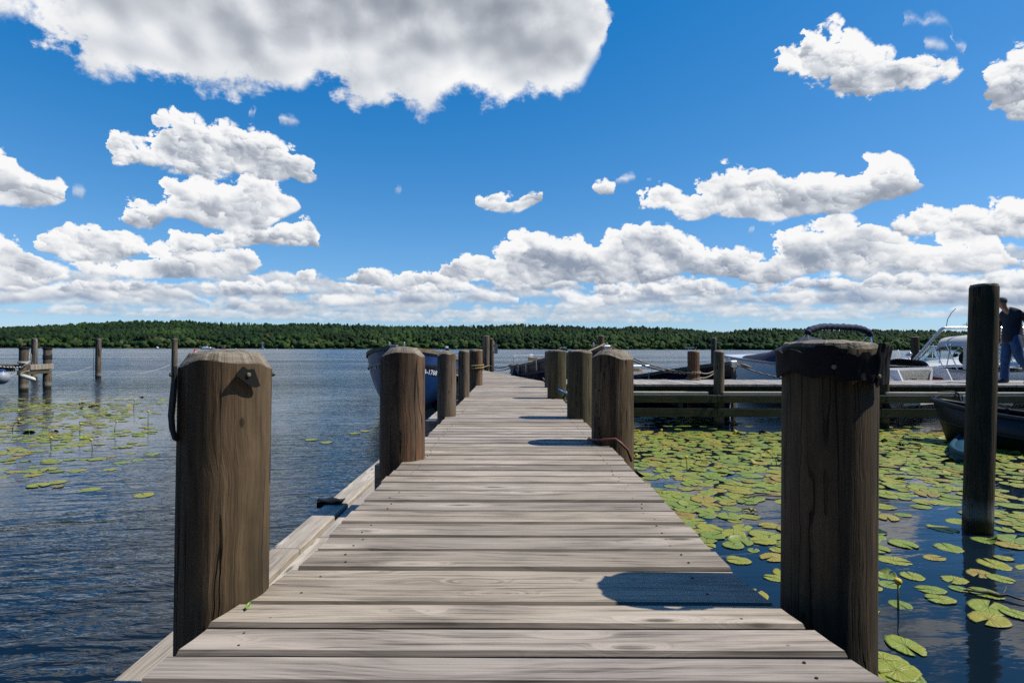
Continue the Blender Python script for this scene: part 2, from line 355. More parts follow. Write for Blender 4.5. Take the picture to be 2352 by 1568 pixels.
# ------------------------------------------------------------------ wood
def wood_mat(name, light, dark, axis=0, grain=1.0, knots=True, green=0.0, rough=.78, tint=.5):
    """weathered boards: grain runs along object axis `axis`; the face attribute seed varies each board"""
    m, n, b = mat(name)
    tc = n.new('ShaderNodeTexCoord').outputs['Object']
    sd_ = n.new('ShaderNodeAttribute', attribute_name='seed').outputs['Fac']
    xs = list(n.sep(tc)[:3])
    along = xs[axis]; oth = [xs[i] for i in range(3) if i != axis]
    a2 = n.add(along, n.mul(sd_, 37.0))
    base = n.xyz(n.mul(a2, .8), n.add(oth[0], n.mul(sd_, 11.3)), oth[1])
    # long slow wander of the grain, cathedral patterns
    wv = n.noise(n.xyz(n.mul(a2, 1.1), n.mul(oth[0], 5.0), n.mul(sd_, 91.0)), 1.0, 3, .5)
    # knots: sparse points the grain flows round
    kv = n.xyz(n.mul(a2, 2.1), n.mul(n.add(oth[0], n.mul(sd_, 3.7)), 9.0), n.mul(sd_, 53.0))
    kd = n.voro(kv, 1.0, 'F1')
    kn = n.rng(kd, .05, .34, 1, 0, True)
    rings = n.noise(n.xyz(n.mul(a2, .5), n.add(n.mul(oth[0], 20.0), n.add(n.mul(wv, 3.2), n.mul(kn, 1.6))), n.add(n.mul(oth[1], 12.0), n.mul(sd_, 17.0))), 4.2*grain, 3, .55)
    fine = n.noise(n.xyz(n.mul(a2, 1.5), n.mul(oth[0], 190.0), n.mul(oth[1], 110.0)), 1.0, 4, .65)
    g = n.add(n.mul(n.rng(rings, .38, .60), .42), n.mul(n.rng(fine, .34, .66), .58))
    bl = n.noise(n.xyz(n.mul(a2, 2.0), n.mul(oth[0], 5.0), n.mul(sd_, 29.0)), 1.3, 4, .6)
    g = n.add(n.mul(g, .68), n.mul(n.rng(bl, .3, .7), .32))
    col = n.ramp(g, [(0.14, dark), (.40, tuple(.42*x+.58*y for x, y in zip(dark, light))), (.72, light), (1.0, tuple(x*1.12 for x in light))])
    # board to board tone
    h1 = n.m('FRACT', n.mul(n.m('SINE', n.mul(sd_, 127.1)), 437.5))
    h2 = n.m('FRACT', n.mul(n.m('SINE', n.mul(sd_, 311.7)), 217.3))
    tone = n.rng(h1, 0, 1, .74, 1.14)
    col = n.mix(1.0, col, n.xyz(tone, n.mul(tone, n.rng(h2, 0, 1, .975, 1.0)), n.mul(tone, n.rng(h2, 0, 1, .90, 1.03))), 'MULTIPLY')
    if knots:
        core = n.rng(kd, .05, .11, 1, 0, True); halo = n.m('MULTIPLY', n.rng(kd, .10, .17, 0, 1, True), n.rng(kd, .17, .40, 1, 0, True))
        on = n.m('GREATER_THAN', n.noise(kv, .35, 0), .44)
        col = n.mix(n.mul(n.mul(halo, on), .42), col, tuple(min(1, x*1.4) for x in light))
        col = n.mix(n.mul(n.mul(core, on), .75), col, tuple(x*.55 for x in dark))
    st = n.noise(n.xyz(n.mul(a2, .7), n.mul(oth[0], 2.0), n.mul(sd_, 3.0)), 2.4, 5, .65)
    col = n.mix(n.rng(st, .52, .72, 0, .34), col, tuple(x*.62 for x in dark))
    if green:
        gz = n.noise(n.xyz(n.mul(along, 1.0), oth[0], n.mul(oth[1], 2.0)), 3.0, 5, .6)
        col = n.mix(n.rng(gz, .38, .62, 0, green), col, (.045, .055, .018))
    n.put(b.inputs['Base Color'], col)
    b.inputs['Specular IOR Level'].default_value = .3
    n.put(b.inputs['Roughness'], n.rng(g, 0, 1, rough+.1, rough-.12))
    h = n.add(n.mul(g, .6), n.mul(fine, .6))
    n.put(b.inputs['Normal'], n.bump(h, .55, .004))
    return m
def post_mat(name, light, dark, green=.25, orange=0.0, crack=1.0):
    m, n, b = mat(name)
    tc = n.new('ShaderNodeTexCoord').outputs['Object']
    oi = n.new('ShaderNodeObjectInfo').outputs['Random']
    x, y, z = n.sep(tc)[:3]
    off = n.mul(oi, 50.0)
    ang = n.m('ARCTAN2', y, x)
    wob = n.mul(n.sub(n.noise(n.xyz(x, y, n.add(n.mul(z, 1.6), off)), 2.2, 3, .5), .5), .035)
    cx, cy = n.add(x, wob), n.add(y, wob)
    grain = n.noise(n.xyz(n.mul(cx, 60.0), n.mul(cy, 60.0), n.add(n.mul(z, 2.6), off)), 1.0, 5, .65)
    broad = n.noise(n.xyz(n.mul(cx, 14.0), n.mul(cy, 14.0), n.add(n.mul(z, 1.7), off)), 1.0, 4, .6)
    patch = n.noise(n.xyz(n.mul(x, 5.0), n.mul(y, 5.0), n.add(n.mul(z, 3.0), off)), 1.0, 5, .6)
    g = n.add(n.mul(n.rng(grain, .3, .7), .5), n.mul(n.rng(broad, .3, .7), .5))
    col = n.ramp(g, [(.12, dark), (.5, tuple(.5*p+.5*q for p, q in zip(dark, light))), (.85, light)])
    col = n.mix(n.rng(patch, .45, .68, 0, .55), col, tuple(p*.55 for p in dark))
    col = n.mix(n.rng(n.noise(n.xyz(n.mul(x, 9.0), n.mul(y, 9.0), n.add(n.mul(z, 1.2), n.mul(off, 1.7))), 1.0, 4, .6), .58, .74, 0, .6), col, tuple(min(1, p*1.5) for p in light))
    if orange:
        og = n.noise(n.xyz(n.mul(x, 12.0), n.mul(y, 12.0), n.add(n.mul(z, 2.2), n.mul(off, .7))), 1.0, 5, .65)
        col = n.mix(n.rng(og, .50, .66, 0, orange), col, (.28, .105, .03))
    if green:
        gg = n.noise(n.xyz(n.mul(x, 4.0), n.mul(y, 4.0), n.add(n.mul(z, 1.4), n.mul(off, 1.3))), 1.0, 5, .6)
        col = n.mix(n.rng(gg, .40, .66, 0, green), col, (.035, .040, .014))
    # drying checks: narrow dark lines that run up the stem
    cn = n.noise(n.xyz(n.mul(cx, 34.0), n.mul(cy, 34.0), n.add(n.mul(z, .45), off)), 1.0, .6, .4)
    cl = n.m('ABSOLUTE', n.sub(cn, .5))
    line = n.rng(cl, .006, .024, 1, 0)
    keep = n.rng(n.noise(n.xyz(n.mul(x, 7.0), n.mul(y, 7.0), n.add(n.mul(z, 1.1), off)), 1.0, 2), .40, .50)
    line = n.mul(n.mul(line, keep), crack)
    col = n.mix(n.mul(line, .95), col, (.012, .009, .006))
    # small knots and nail stains
    kd = n.voro(n.xyz(n.mul(x, 9.0), n.mul(y, 9.0), n.add(n.mul(z, 4.5), off)), 1.0)
    col = n.mix(n.rng(kd, .045, .075, .8, 0), col, (.02, .014, .009))
    # tide band: wet dark foot, pale mineral ring above it
    pz = n.sep(n.new('ShaderNodeNewGeometry').outputs['Position'])[2]
    pzz = n.add(pz, n.mul(n.sub(patch, .5), .12))
    ringm = n.m('MULTIPLY', n.rng(pzz, .10, .15), n.rng(pzz, .20, .29, 1, 0))
    col = n.mix(n.mul(ringm, .5), col, (.30, .29, .26))
    col = n.mix(n.rng(pzz, .06, .14, .92, 0), col, (.014, .013, .006))
    n.put(b.inputs['Base Color'], col); b.inputs['Specular IOR Level'].default_value = .25
    n.put(b.inputs['Roughness'], n.rng(pzz, .05, .16, .3, .85))
    h = n.sub(n.add(n.mul(g, .5), n.mul(grain, .5)), n.mul(line, 1.2))
    n.put(b.inputs['Normal'], n.bump(h, .7, .006))
    return m
def endgrain_mat(name, light, dark):
    m, n, b = mat(name)
    tc = n.new('ShaderNodeTexCoord').outputs['Object']
    oi = n.new('ShaderNodeObjectInfo').outputs['Random']
    x, y, z = n.sep(tc)[:3]
    p = n.xyz(x, y, oi)
    wob = n.noise(p, 9.0, 4, .6)
    r = n.v('LENGTH', n.xyz(x, y, 0.0))
    ring = n.noise(n.xyz(n.add(n.mul(r, 95.0), n.mul(wob, 3.0)), n.mul(oi, 30.0), 0.0), 1.0, 3, .6)
    ang = n.m('ARCTAN2', y, x)
    rad = n.noise(n.xyz(n.mul(n.m('SINE', ang), 7.0), n.mul(n.m('COSINE', ang), 7.0), n.add(n.mul(r, 1.5), n.mul(oi, 20.0))), 1.0, 3, .6)
    g = n.add(n.mul(n.rng(ring, .32, .68), .6), n.mul(n.rng(rad, .3, .7), .4))
    col = n.ramp(g, [(.1, dark), (.5, tuple(.5*a+.5*c for a, c in zip(light, dark))), (.9, light)])
    st = n.noise(p, 14.0, 5, .65)
    col = n.mix(n.rng(st, .5, .7, 0, .6), col, tuple(a*.5 for a in dark))
    col = n.mix(n.rng(n.m('ABSOLUTE', n.sub(rad, .5)), .002, .014, .85, 0), col, (.012, .009, .006))
    n.put(b.inputs['Base Color'], col); b.inputs['Roughness'].default_value = .85; b.inputs['Specular IOR Level'].default_value = .25
    n.put(b.inputs['Normal'], n.bump(g, .7, .008))
    return m
M_DECK = wood_mat('weathered deck boards', (.45, .385, .315), (.085, .069, .055))
M_RAIL = wood_mat('weathered fender timber', (.50, .445, .375), (.20, .17, .14), axis=1, grain=1.4)
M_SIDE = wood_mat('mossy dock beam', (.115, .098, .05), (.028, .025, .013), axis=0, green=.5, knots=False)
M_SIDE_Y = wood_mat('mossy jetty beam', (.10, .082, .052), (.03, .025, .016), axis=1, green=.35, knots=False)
M_LEDGE = wood_mat('bleached ledge timber', (.62, .57, .50), (.28, .25, .21), axis=0, grain=1.3)
M_DECK_Y = wood_mat('weathered deck boards across', (.46, .425, .385), (.17, .15, .13), axis=1)
M_POST = post_mat('weathered post', (.200, .132, .076), (.050, .034, .020))
M_POST_DK = post_mat('dark mossy post', (.115, .080, .047), (.033, .024, .015), green=.4)
M_POST_OR = post_mat('orange brown post', (.205, .132, .084), (.065, .042, .028), green=.06, orange=.30)
M_POST_RD = post_mat('rusty orange post', (.19, .105, .06), (.065, .040, .026), green=.0, orange=.6)
M_POST_GR = post_mat('green brown post', (.145, .118, .066), (.050, .042, .024), green=.45, crack=.7)
M_POST_GY = post_mat('grey post', (.225, .172, .122), (.08, .061, .044), green=.12)
M_END = endgrain_mat('end grain', (.34, .29, .22), (.11, .09, .065))
M_END_DK = endgrain_mat('dark end grain', (.20, .17, .125), (.06, .05, .035))
M_RUBBER = plain('black rubber', (.0085, .0085, .009), .8, var=.35, scale=22, bump=.002, spec=.25)
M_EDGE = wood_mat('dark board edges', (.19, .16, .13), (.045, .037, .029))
M_STEEL = plain('galvanised steel', (.55, .56, .57), .35, .9, var=.15, scale=30)
M_DARKSTEEL = plain('dark bolt steel', (.05, .045, .04), .5, .6)
M_BRASS = plain('weathered brass bolt', (.19, .165, .105), .7, .2, var=.3, scale=40)
M_ROPE = None
def rope_mat(name, light, dark, k=55.0):
    m, n, b = mat(name)
    tc = n.new('ShaderNodeTexCoord').outputs['Object']
    x, y, z = n.sep(tc)[:3]
    tw = n.m('SINE', n.add(n.mul(x, k*2.2), n.add(n.mul(y, k*1.5), n.mul(z, k*2.6))))
    nz = n.noise(tc, 60.0, 3)
    f = n.add(n.rng(tw, -.6, .6), n.mul(n.sub(nz, .5), .5))
    n.put(b.inputs['Base Color'], n.mix(f, (*dark, 1), (*light, 1))); b.inputs['Roughness'].default_value = .9
    n.put(b.inputs['Normal'], n.bump(f, .6, .004)); return m
M_ROPE = rope_mat('twisted tan rope', (.42, .34, .24), (.05, .04, .03))
M_ROPE_Y = rope_mat('yellow tan rope', (.45, .33, .16), (.13, .09, .04))
M_ROPE_W = rope_mat('white rope', (.62, .61, .57), (.25, .25, .24), 90)
M_ROPE_K = plain('black rope', (.015, .015, .017), .8)
M_HOSE_B = plain('blue hose', (.015, .16, .40), .4, var=.1)
M_HOSE_R = plain('red brown hose', (.15, .055, .035), .45, var=.2)
# ------------------------------------------------------------------ water
m, n, b = mat('lake water')
P = n.new('ShaderNodeNewGeometry').outputs['Position']
px_, py_, pz_ = n.sep(P)[:3]
# sheltered water: between the jetty and the side dock it lies almost flat
calm = n.mul(n.rng(px_, .4, 1.6, 0, 1, True), n.rng(py_, 10.2, 13.5, 1, 0, True))
lee = n.mul(n.rng(px_, -3.2, -6.0, 0, 1, True), n.rng(py_, 16, 24, 1, 0, True))
calmn = n.noise(n.xyz(n.mul(px_, .35), n.mul(py_, .8), 0.0), 1.0, 3)
gust = n.noise(n.xyz(n.mul(px_, .012), n.mul(py_, .07), 3.0), 1.0, 5, .62)
amp = n.rng(gust, .34, .66, .35, 1.30)
amp = n.mul(amp, n.sub(1.0, n.mul(calm, n.rng(calmn, .35, .65, .97, .84))))
amp = n.mul(amp, n.sub(1.0, n.mul(lee, .55)))
amp = n.mul(amp, n.rng(n.noise(n.xyz(n.mul(px_, .22), n.mul(py_, .6), 12.0), 1.0, 4, .6), .34, .66, .6, 1.15))
def slopes(sx, sy, seed, det, rough):
    nd = n.new('ShaderNodeTexNoise'); n.put(nd.inputs['Vector'], n.xyz(n.mul(px_, sx), n.mul(py_, sy), seed)); n.put(nd.inputs['Scale'], 1.0)
    n.put(nd.inputs['Detail'], det); n.put(nd.inputs['Roughness'], rough); n.put(nd.inputs['Distortion'], .6)
    return n.v('SUBTRACT', nd.outputs['Color'], (.5, .5, .5))
def hgt(sx, sy, seed, det, rough, rot=0.0, dist=.5):
    c_, s_ = cos(rot), sin(rot)
    rx = n.add(n.mul(px_, c_), n.mul(py_, s_)); ry = n.sub(n.mul(py_, c_), n.mul(px_, s_))
    return n.noise(n.xyz(n.mul(rx, sx), n.mul(ry, sy), seed), 1.0, det, rough, dist)
# long-crested ripples as true heights near by, plus the statistics of the same ripples as slopes for the open lake
H = n.add(n.add(n.mul(hgt(1.9, 7.5, 1.0, 3, .5, .16), .030), n.mul(hgt(5.0, 15.0, 5.0, 2, .5, -.28), .010)), n.mul(hgt(.5, 1.6, 9.0, 2, .5, .3), .045))
nb = n.bump(n.mul(H, amp), 1.0, 1.0)
far = n.rng(py_, 14, 45, 0, 1, True)
sl1 = slopes(.9, 3.2, 2.0, 4, .62); sl2 = slopes(.12, .6, 7.0, 3, .6)
slv = n.v('ADD', n.v('ADD', n.v('SCALE', sl1, None, .50), n.v('SCALE', slopes(.03, .16, 4.0, 3, .6), None, .34)), n.v('SCALE', sl2, None, .36))
sv = n.sep(slv)
k = n.mul(amp, far)
nf = n.xyz(n.mul(n.mul(sv[0], k), .5), n.mul(n.sub(sv[1], .12), k), 0.0)
n.put(b.inputs['Normal'], n.v('NORMALIZE', n.v('ADD', nb, nf)))
b.inputs['Base Color'].default_value = (.005, .012, .020, 1)
b.inputs['Roughness'].default_value = .025; b.inputs['IOR'].default_value = 1.333
n.put(b.inputs['Roughness'], n.rng(py_, 30, 400, .03, .16))
wm = m
mb = MB()
mb.cm = 0
xs = [-4000, -400, -60, -12, 0, 12, 60, 400, 4000]; ys = [-600, -60, -6, 6, 20, 60, 400, 1050, 1600]
mb.grid(lambda a, c: (xs[round(a*8)], ys[round(c*8)], 0.0), 9, 9)
o = mb.build('water', wm, fix=False); tag(o, kind='structure')
for p in o.data.polygons:
    if p.normal.z < 0: o.data.flip_normals(); break
# ------------------------------------------------------------------ far shore: terrain + wood
LSH = 1080.0
ridge = [(-200,756),(0,752),(90,748),(170,744),(260,739),(330,736),(430,736),(520,741),(640,743),(760,742),(900,745),(1000,747),(1100,745),(1190,742),(1270,744),(1340,749),(1450,747),(1530,751),(1600,754),(1650,759),(1700,753),(1760,751),(1830,753),(1950,752),(2040,753),(2150,755),(2352,758),(2560,760)]
def ridge_y(px):
    for (a, c), (d, e) in zip(ridge, ridge[1:]):
        if a <= px <= d: return c+(e-c)*(px-a)/(d-a)
    return ridge[0][1] if px < 0 else ridge[-1][1]
def shore_y(x): return LSH + 25*sin(x*.006+1) + 12*sin(x*.021)
DEP = 300.0
def ground(x, y):
    s = (y-shore_y(x))
    if s < 0: return -1.5
    yy = shore_y(x)+DEP
    px = 1176 + FOC*x/yy
    top = (800.5-ridge_y(px))/FOC*yy + CAM_Z - 20.5
    t = min(s/DEP, 1.0)
    return .5 + (top-.5)*(t**.8)*(1 if s < DEP else 1) + (2.5*mnoise.noise((x*.01, y*.01, 0)) if t > .15 else 0)
gm = plain('forest floor', (.035, .045, .02), .9, scale=.05)
mb = MB()
NXG, NYG = 90, 26
def gp(a, c):
    x = -1500+3000*a; s = -15 + 560*c
    return (x, shore_y(x)+s, ground(x, shore_y(x)+s) if s < DEP else ground(x, shore_y(x)+DEP)-(s-DEP)*.12)
mb.grid(gp, NXG, NYG)
o = mb.build('hills', gm, smooth=True); tag(o, kind='structure')
# crowns: many lumpy deciduous heads, pointed conifers along the ridge, pale willows at the edge
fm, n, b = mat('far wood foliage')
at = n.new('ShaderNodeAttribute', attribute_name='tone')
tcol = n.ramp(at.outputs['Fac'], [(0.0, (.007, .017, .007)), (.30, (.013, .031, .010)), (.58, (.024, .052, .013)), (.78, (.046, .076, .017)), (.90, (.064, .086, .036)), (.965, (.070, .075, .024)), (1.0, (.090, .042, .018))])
pp = n.new('ShaderNodeNewGeometry').outputs['Position']
lf = n.noise(pp, .55, 4, .65)
tcol = n.mix(1.0, tcol, n.xyz(n.rng(lf, .3, .7, .55, 1.5), n.rng(lf, .3, .7, .55, 1.5), n.rng(lf, .3, .7, .6, 1.3)), 'MULTIPLY')
n.put(b.inputs['Base Color'], tcol); b.inputs['Roughness'].default_value = .8; b.inputs['Specular IOR Level'].default_value = .15
n.put(b.inputs['Normal'], n.bump(lf, .9, 1.6))
def ico(sub):
    bm = bmesh.new(); bmesh.ops.create_icosphere(bm, subdivisions=sub, radius=1.0)
    v = np.array([q.co[:] for q in bm.verts]); f = np.array([[q.index for q in p.verts] for p in bm.faces]); bm.free(); return v, f
V1, F1 = ico(2); V2, F2 = ico(3)
def lumpy(V, seed, amp=.34):
    out = []
    for q in V:
        p = Vector(q)
        k = 1 + amp*(mnoise.noise(p*1.5+Vector((seed*7.3, 0, 0)))*1.1 + .75*mnoise.noise(p*3.3+Vector((0, seed*3.1, 0))) + .5*mnoise.noise(p*6.5+Vector((0, 0, seed*5.0))))
        r = Vector((p.x, p.y, p.z*(.95 if p.z > 0 else .8)))*k
        out.append(r[:])
    return np.array(out)
LUMP1 = [lumpy(V1, i) for i in range(10)]; LUMP2 = [lumpy(V2, i+20, .42) for i in range(8)]
def cone_mesh(seed):
    r = random.Random(seed); v = []; f = []; ns = 9; L = 6
    for k in range(L+1):
        t = k/L; rad = (1-t)*.95+.03
        for j in range(ns):
            q = rad*(1+.35*r.uniform(-1, 1))*(1.12 if k % 2 else .82)
            v.append((q*cos(2*pi*j/ns), q*sin(2*pi*j/ns), -1+2.2*t+.1*r.uniform(-1, 1)))
    for k in range(L):
        for j in range(ns):
            a, c2, d, e = k*ns+j, k*ns+(j+1) % ns, (k+1)*ns+(j+1) % ns, (k+1)*ns+j
            f += [(a, c2, d), (a, d, e)]
    return np.array(v), np.array(f)
CONE = [cone_mesh(i) for i in range(6)]
vs, fs, tn = [], [], []; nv = 0
def put_tree(v, f, loc, sc, rz, tone):
    global nv
    c_, s_ = cos(rz), sin(rz)
    R = np.array([[c_, -s_, 0], [s_, c_, 0], [0, 0, 1]])
    w_ = (v*np.array(sc)) @ R.T + np.array(loc)
    vs.append(w_); fs.append(f+nv); tn.append(np.full(len(f), tone)); nv += len(v)
rr = random.Random(11)
def clampt(t): return min(max(t, 0), 1)
for row in range(34):
    s = 2 + DEP*1.05*(row/33.0)**1.15
    step = 6.6 + 2.4*(row/33)
    x = -1250.0
    while x < 1250:
        x += step*rr.uniform(.6, 1.4)
        yy = shore_y(x)+s+rr.uniform(-5, 5)
        g = ground(x, yy)
        stand = mnoise.noise((x*.008, yy*.012, 3.3)); fine = rr.gauss(0, .13)
        px = 1176+FOC*x/yy
        conif = (row > 20 and stand+rr.uniform(-.5, .5) > .28) or (row > 10 and rr.random() < .05)
        if row < 3:      # fringe of willows and bushes by the water
            if rr.random() < .25: continue
            h = rr.uniform(5, 13) if row < 2 else rr.uniform(9, 16); rad = h*rr.uniform(.45, .62)
            tone = clampt(.55+.3*stand+fine+(.22 if rr.random() < .3 else 0))
            put_tree(rr.choice(LUMP2), F2, (x, yy, g+h*.45), (rad, rad, h*.55), rr.uniform(0, 6), min(tone, .93)); continue
        if conif:
            h = rr.uniform(15, 20); v, f = rr.choice(CONE)
            put_tree(v, f, (x, yy, g+h*.50), (h*.21, h*.21, h*.5), rr.uniform(0, 6), clampt(.28+.15*stand+.5*fine))
        else:
            h = rr.uniform(12, 21); rad = min(max(rr.gauss(4.6, 1.5), 2.2), 8.0)
            tone = min(clampt(.38+.42*stand+.25*mnoise.noise((x*.03, yy*.03, 8))+.7*fine), .9)
            if rr.random() < .002: tone = 1.0
            big = row < 9
            v, f = (rr.choice(LUMP2), F2) if big else (rr.choice(LUMP1), F1)
            put_tree(v, f, (x, yy, g+h*.62), (rad*rr.uniform(.8, 1.2), rad, h*rr.uniform(.34, .46)), rr.uniform(0, 6), tone)
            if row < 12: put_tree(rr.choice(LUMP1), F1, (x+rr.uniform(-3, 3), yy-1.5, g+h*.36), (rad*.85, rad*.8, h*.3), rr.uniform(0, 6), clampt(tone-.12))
def np_object(name, V, Fc, material, attr=None, aname='tone', smooth=True):
    V = np.concatenate(V); Fc = np.concatenate(Fc)
    me = bpy.data.meshes.new(name); me.vertices.add(len(V)); me.vertices.foreach_set('co', V.astype(np.float32).ravel())
    me.loops.add(len(Fc)*3); me.loops.foreach_set('vertex_index', Fc.astype(np.int32).ravel())
    me.polygons.add(len(Fc)); me.polygons.foreach_set('loop_start', np.arange(0, len(Fc)*3, 3, dtype=np.int32))
    me.update(calc_edges=True); me.validate()
    if attr is not None:
        a_ = me.attributes.new(aname, 'FLOAT', 'FACE'); a_.data.foreach_set('value', np.concatenate(attr).astype(np.float32))
    if smooth: me.polygons.foreach_set('use_smooth', [True]*len(me.polygons))
    me.materials.append(material); o = bpy.data.objects.new(name, me); COL.objects.link(o); return o
o = np_object('forest', vs, fs, fm, tn)
tag(o, 'dark green wooded hillside along the whole far shore of the lake', 'forest', kind='stuff')
# reeds: pale strip of upright blades on the far waterline
vs, fs, tn = [], [], []; nv = 0
for seg in ((-950, -560), (-300, -30), (140, 420)):
    x = seg[0]
    while x < seg[1]:
        x += rr.uniform(.25, .7)
        yy = shore_y(x)-rr.uniform(1, 9); h = rr.uniform(2.2, 4.0)*(1-.4*abs(2*(x-seg[0])/(seg[1]-seg[0])-1)); w_ = rr.uniform(.3, .6)
        v = np.array([(-w_, 0, -1.2), (w_, .1, -1.2), (w_*.6, .15, h*.7), (0.1, 0, h), (0, .5, -1.2), (.1, .3, h*.8)])
        put_tree(v, np.array([(0, 1, 2), (0, 2, 3), (0, 4, 5), (1, 4, 5)]), (x, yy, 0), (1, 1, 1), rr.uniform(0, 3), 0.5)
rm = plain('reeds', (.10, .12, .035), .8, scale=.4, var=.35)
o = np_object('reeds', vs, fs, rm); tag(o, 'pale green reed strip along the waterline of the far shore', 'reeds', kind='stuff')

# unseen trees added behind the viewer to block sky fill, and the ground there
vs, fs, tn = [], [], []; nv = 0
for i in range(150):
    x = rr.uniform(-75, 75); y = -15-rr.uniform(0, 16)-abs(x)*.05; h = rr.uniform(11, 19); rad = rr.uniform(2.6, 4.4)
    put_tree(rr.choice(LUMP2), F2, (x, y, h*.58), (rad, rad, h*.44), rr.uniform(0, 6), clampt(.45+rr.gauss(0, .18)))
o = np_object('fill_blocking_trees', vs, fs, fm, tn); tag(o, kind='stuff')
mb = MB(); mb.grid(lambda a, c: (-200+400*a, -9-120*c, -.6+1.6*min(1, c*12)+.5*c), 12, 14); o = mb.build('ground', gm); tag(o, kind='structure')
# ------------------------------------------------------------------ main jetty
def interp(tab, y):
    if y <= tab[0][0]: return tab[0][1]
    for (a, c), (d, e) in zip(tab, tab[1:]):
        if a <= y <= d: return c+(e-c)*(y-a)/(d-a)
    return tab[-1][1]
EL = [(650,2441),(796,2335),(929,2253),(1103,2132),(1233,2009),(1440,1800),(1590,1644),(1702,1534),(1758,1476),(1810,1422)]
ER = [(3347,2560),(3184,2457),(2914,2265),(2807,2199),(2735,2125),(2568,1953),(2399,1785),(2289,1672),(2123,1513),(2048,1429)]
TL = sorted((p.y, p.x) for p in (atz(*s2d(*q), DECK) for q in EL)); TR = sorted((p.y, p.x) for p in (atz(*s2d(*q), DECK) for q in ER))
gaps = [atz(1176, yy, DECK).y for yy in (1568, 1500, 1437, 1385, 1305, 1262, 1230, 1200, 1172, 1150, 1127, 1108)]
ys_ = [gaps[0]-.135*k for k in range(78, 0, -1)] + gaps
YBEND = 11.75
while ys_[-1] < YBEND: ys_.append(ys_[-1]+random.uniform(.147, .157))
jetty = empty('jetty', (0, 0, 0), 0, 'long grey plank jetty running straight out from the viewer, then bending left', 'jetty')
mb = MB(); sc = MB()
def board(mb, xl, xr, y0, y1, zt, rz=0.0, org=(0, 0, 0), seed=None, th=.042, edge=1):
    """one plank with eased upper edges and a slight cup, cut into lengths so it can wander a little"""
    seed = random.random() if seed is None else seed; mb.ca = seed
    if not hasattr(xl, '__len__'): xl, xr = (xl, xl), (xr, xr)
    n_ = 9; w_ = y1-y0; e = min(.009, w_*.09)
    t1, t2 = random.uniform(-.0022, .0022), random.uniform(-.0022, .0022)
    c, sn = cos(rz), sin(rz); rings = []
    for i in range(n_):
        t = i/(n_-1)
        X = lambda f: (xl[0]+(xl[1]-xl[0])*f)*(1-t)+(xr[0]+(xr[1]-xr[0])*f)*t
        x = X(.5)
        d0 = .0022*mnoise.noise((x*2.5, seed*90, 0)); d1 = .0022*mnoise.noise((x*2.5, seed*90, 7)); zz = zt+t1*(1-t)+t2*t+.001*mnoise.noise((x*3, seed*50, 3))
        prof = [(y0+d0, zz-th), (y0+d0, zz-e), (y0+e+d0, zz), ((y0+y1)/2, zz-.0012), (y1-e+d1, zz), (y1+d1, zz-e), (y1+d1, zz-th)]
        rings.append([mb.vert((org[0]+X((y-y0)/w_)*c-y*sn, org[1]+X((y-y0)/w_)*sn+y*c, org[2]+z)) for y, z in prof])
    k = len(prof)
    top_ = mb.cm
    for i in range(n_-1):
        for j in range(k):
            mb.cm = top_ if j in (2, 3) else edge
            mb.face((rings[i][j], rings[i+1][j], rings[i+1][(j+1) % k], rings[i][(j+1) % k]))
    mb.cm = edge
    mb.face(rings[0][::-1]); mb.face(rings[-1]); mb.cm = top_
def screw(mb, x, y, z, r=.0034):
    mb.lathe([(r*.5, z+.0009), (r, z+.0012), (r*1.1, z+.0004), (r*1.1, z-.003)], (x, y, 0), 8)
for y0, y1 in zip(ys_, ys_[1:]):
    g = random.uniform(.009, .014); ym = (y0+y1)/2
    xl, xr = interp(TL, ym)+random.uniform(-.007, .007), interp(TR, ym)+random.uniform(-.007, .007)
    zt = DECK+random.uniform(-.0025, .0025); mb.cm = 0
    ja, jb = xl-interp(TL, ym), xr-interp(TR, ym)
    board(mb, (interp(TL, y0)+ja, interp(TL, y1)+ja), (interp(TR, y0)+jb, interp(TR, y1)+jb), y0+g/2, y1-g/2, zt)
    if .9 < ym < 6.5:
        mb.cm = 2
        for xx in (xl+.12, xr-.12):
            for yy in (y0+(y1-y0)*.27, y0+(y1-y0)*.75): screw(mb, xx+random.uniform(-.015, .015), yy+random.uniform(-.01, .01), zt)
mb.build('deck', [M_DECK, M_EDGE, M_DARKSTEEL], jetty)
# outer arm, bent to the left
ANG = radians(14.5); ORG = (.02, YBEND-.02, 0)
mb = MB(); yy = -.10; k = 0
while yy < 8.3:
    w_ = random.uniform(.147, .157)
    board(mb, -.69+random.uniform(-.012, .012), .68+random.uniform(-.012, .012), yy+.004, yy+w_-.004, DECK-.004+random.uniform(-.002, .002), ANG, ORG); yy += w_
mb.build('outer_deck', [M_DECK, M_EDGE], jetty)
def on_arm(x, y, z=0.0): return Vector((ORG[0]+x*cos(ANG)-y*sin(ANG), ORG[1]+x*sin(ANG)+y*cos(ANG), z))
for xx in (-.52, 0, .50):
    mb = MB(); mb.ca = random.random(); mb.box((xx-.04, -9.4, DECK-.22), (xx+.04, YBEND, DECK-.046)); mb.build('stringer', M_SIDE_Y, jetty)
    mb = MB(); mb.ca = random.random(); mb.box((xx-.04, 0, DECK-.22), (xx+.04, 8.2, DECK-.05), ANG, ORG); mb.build('stringer', M_SIDE_Y, jetty)
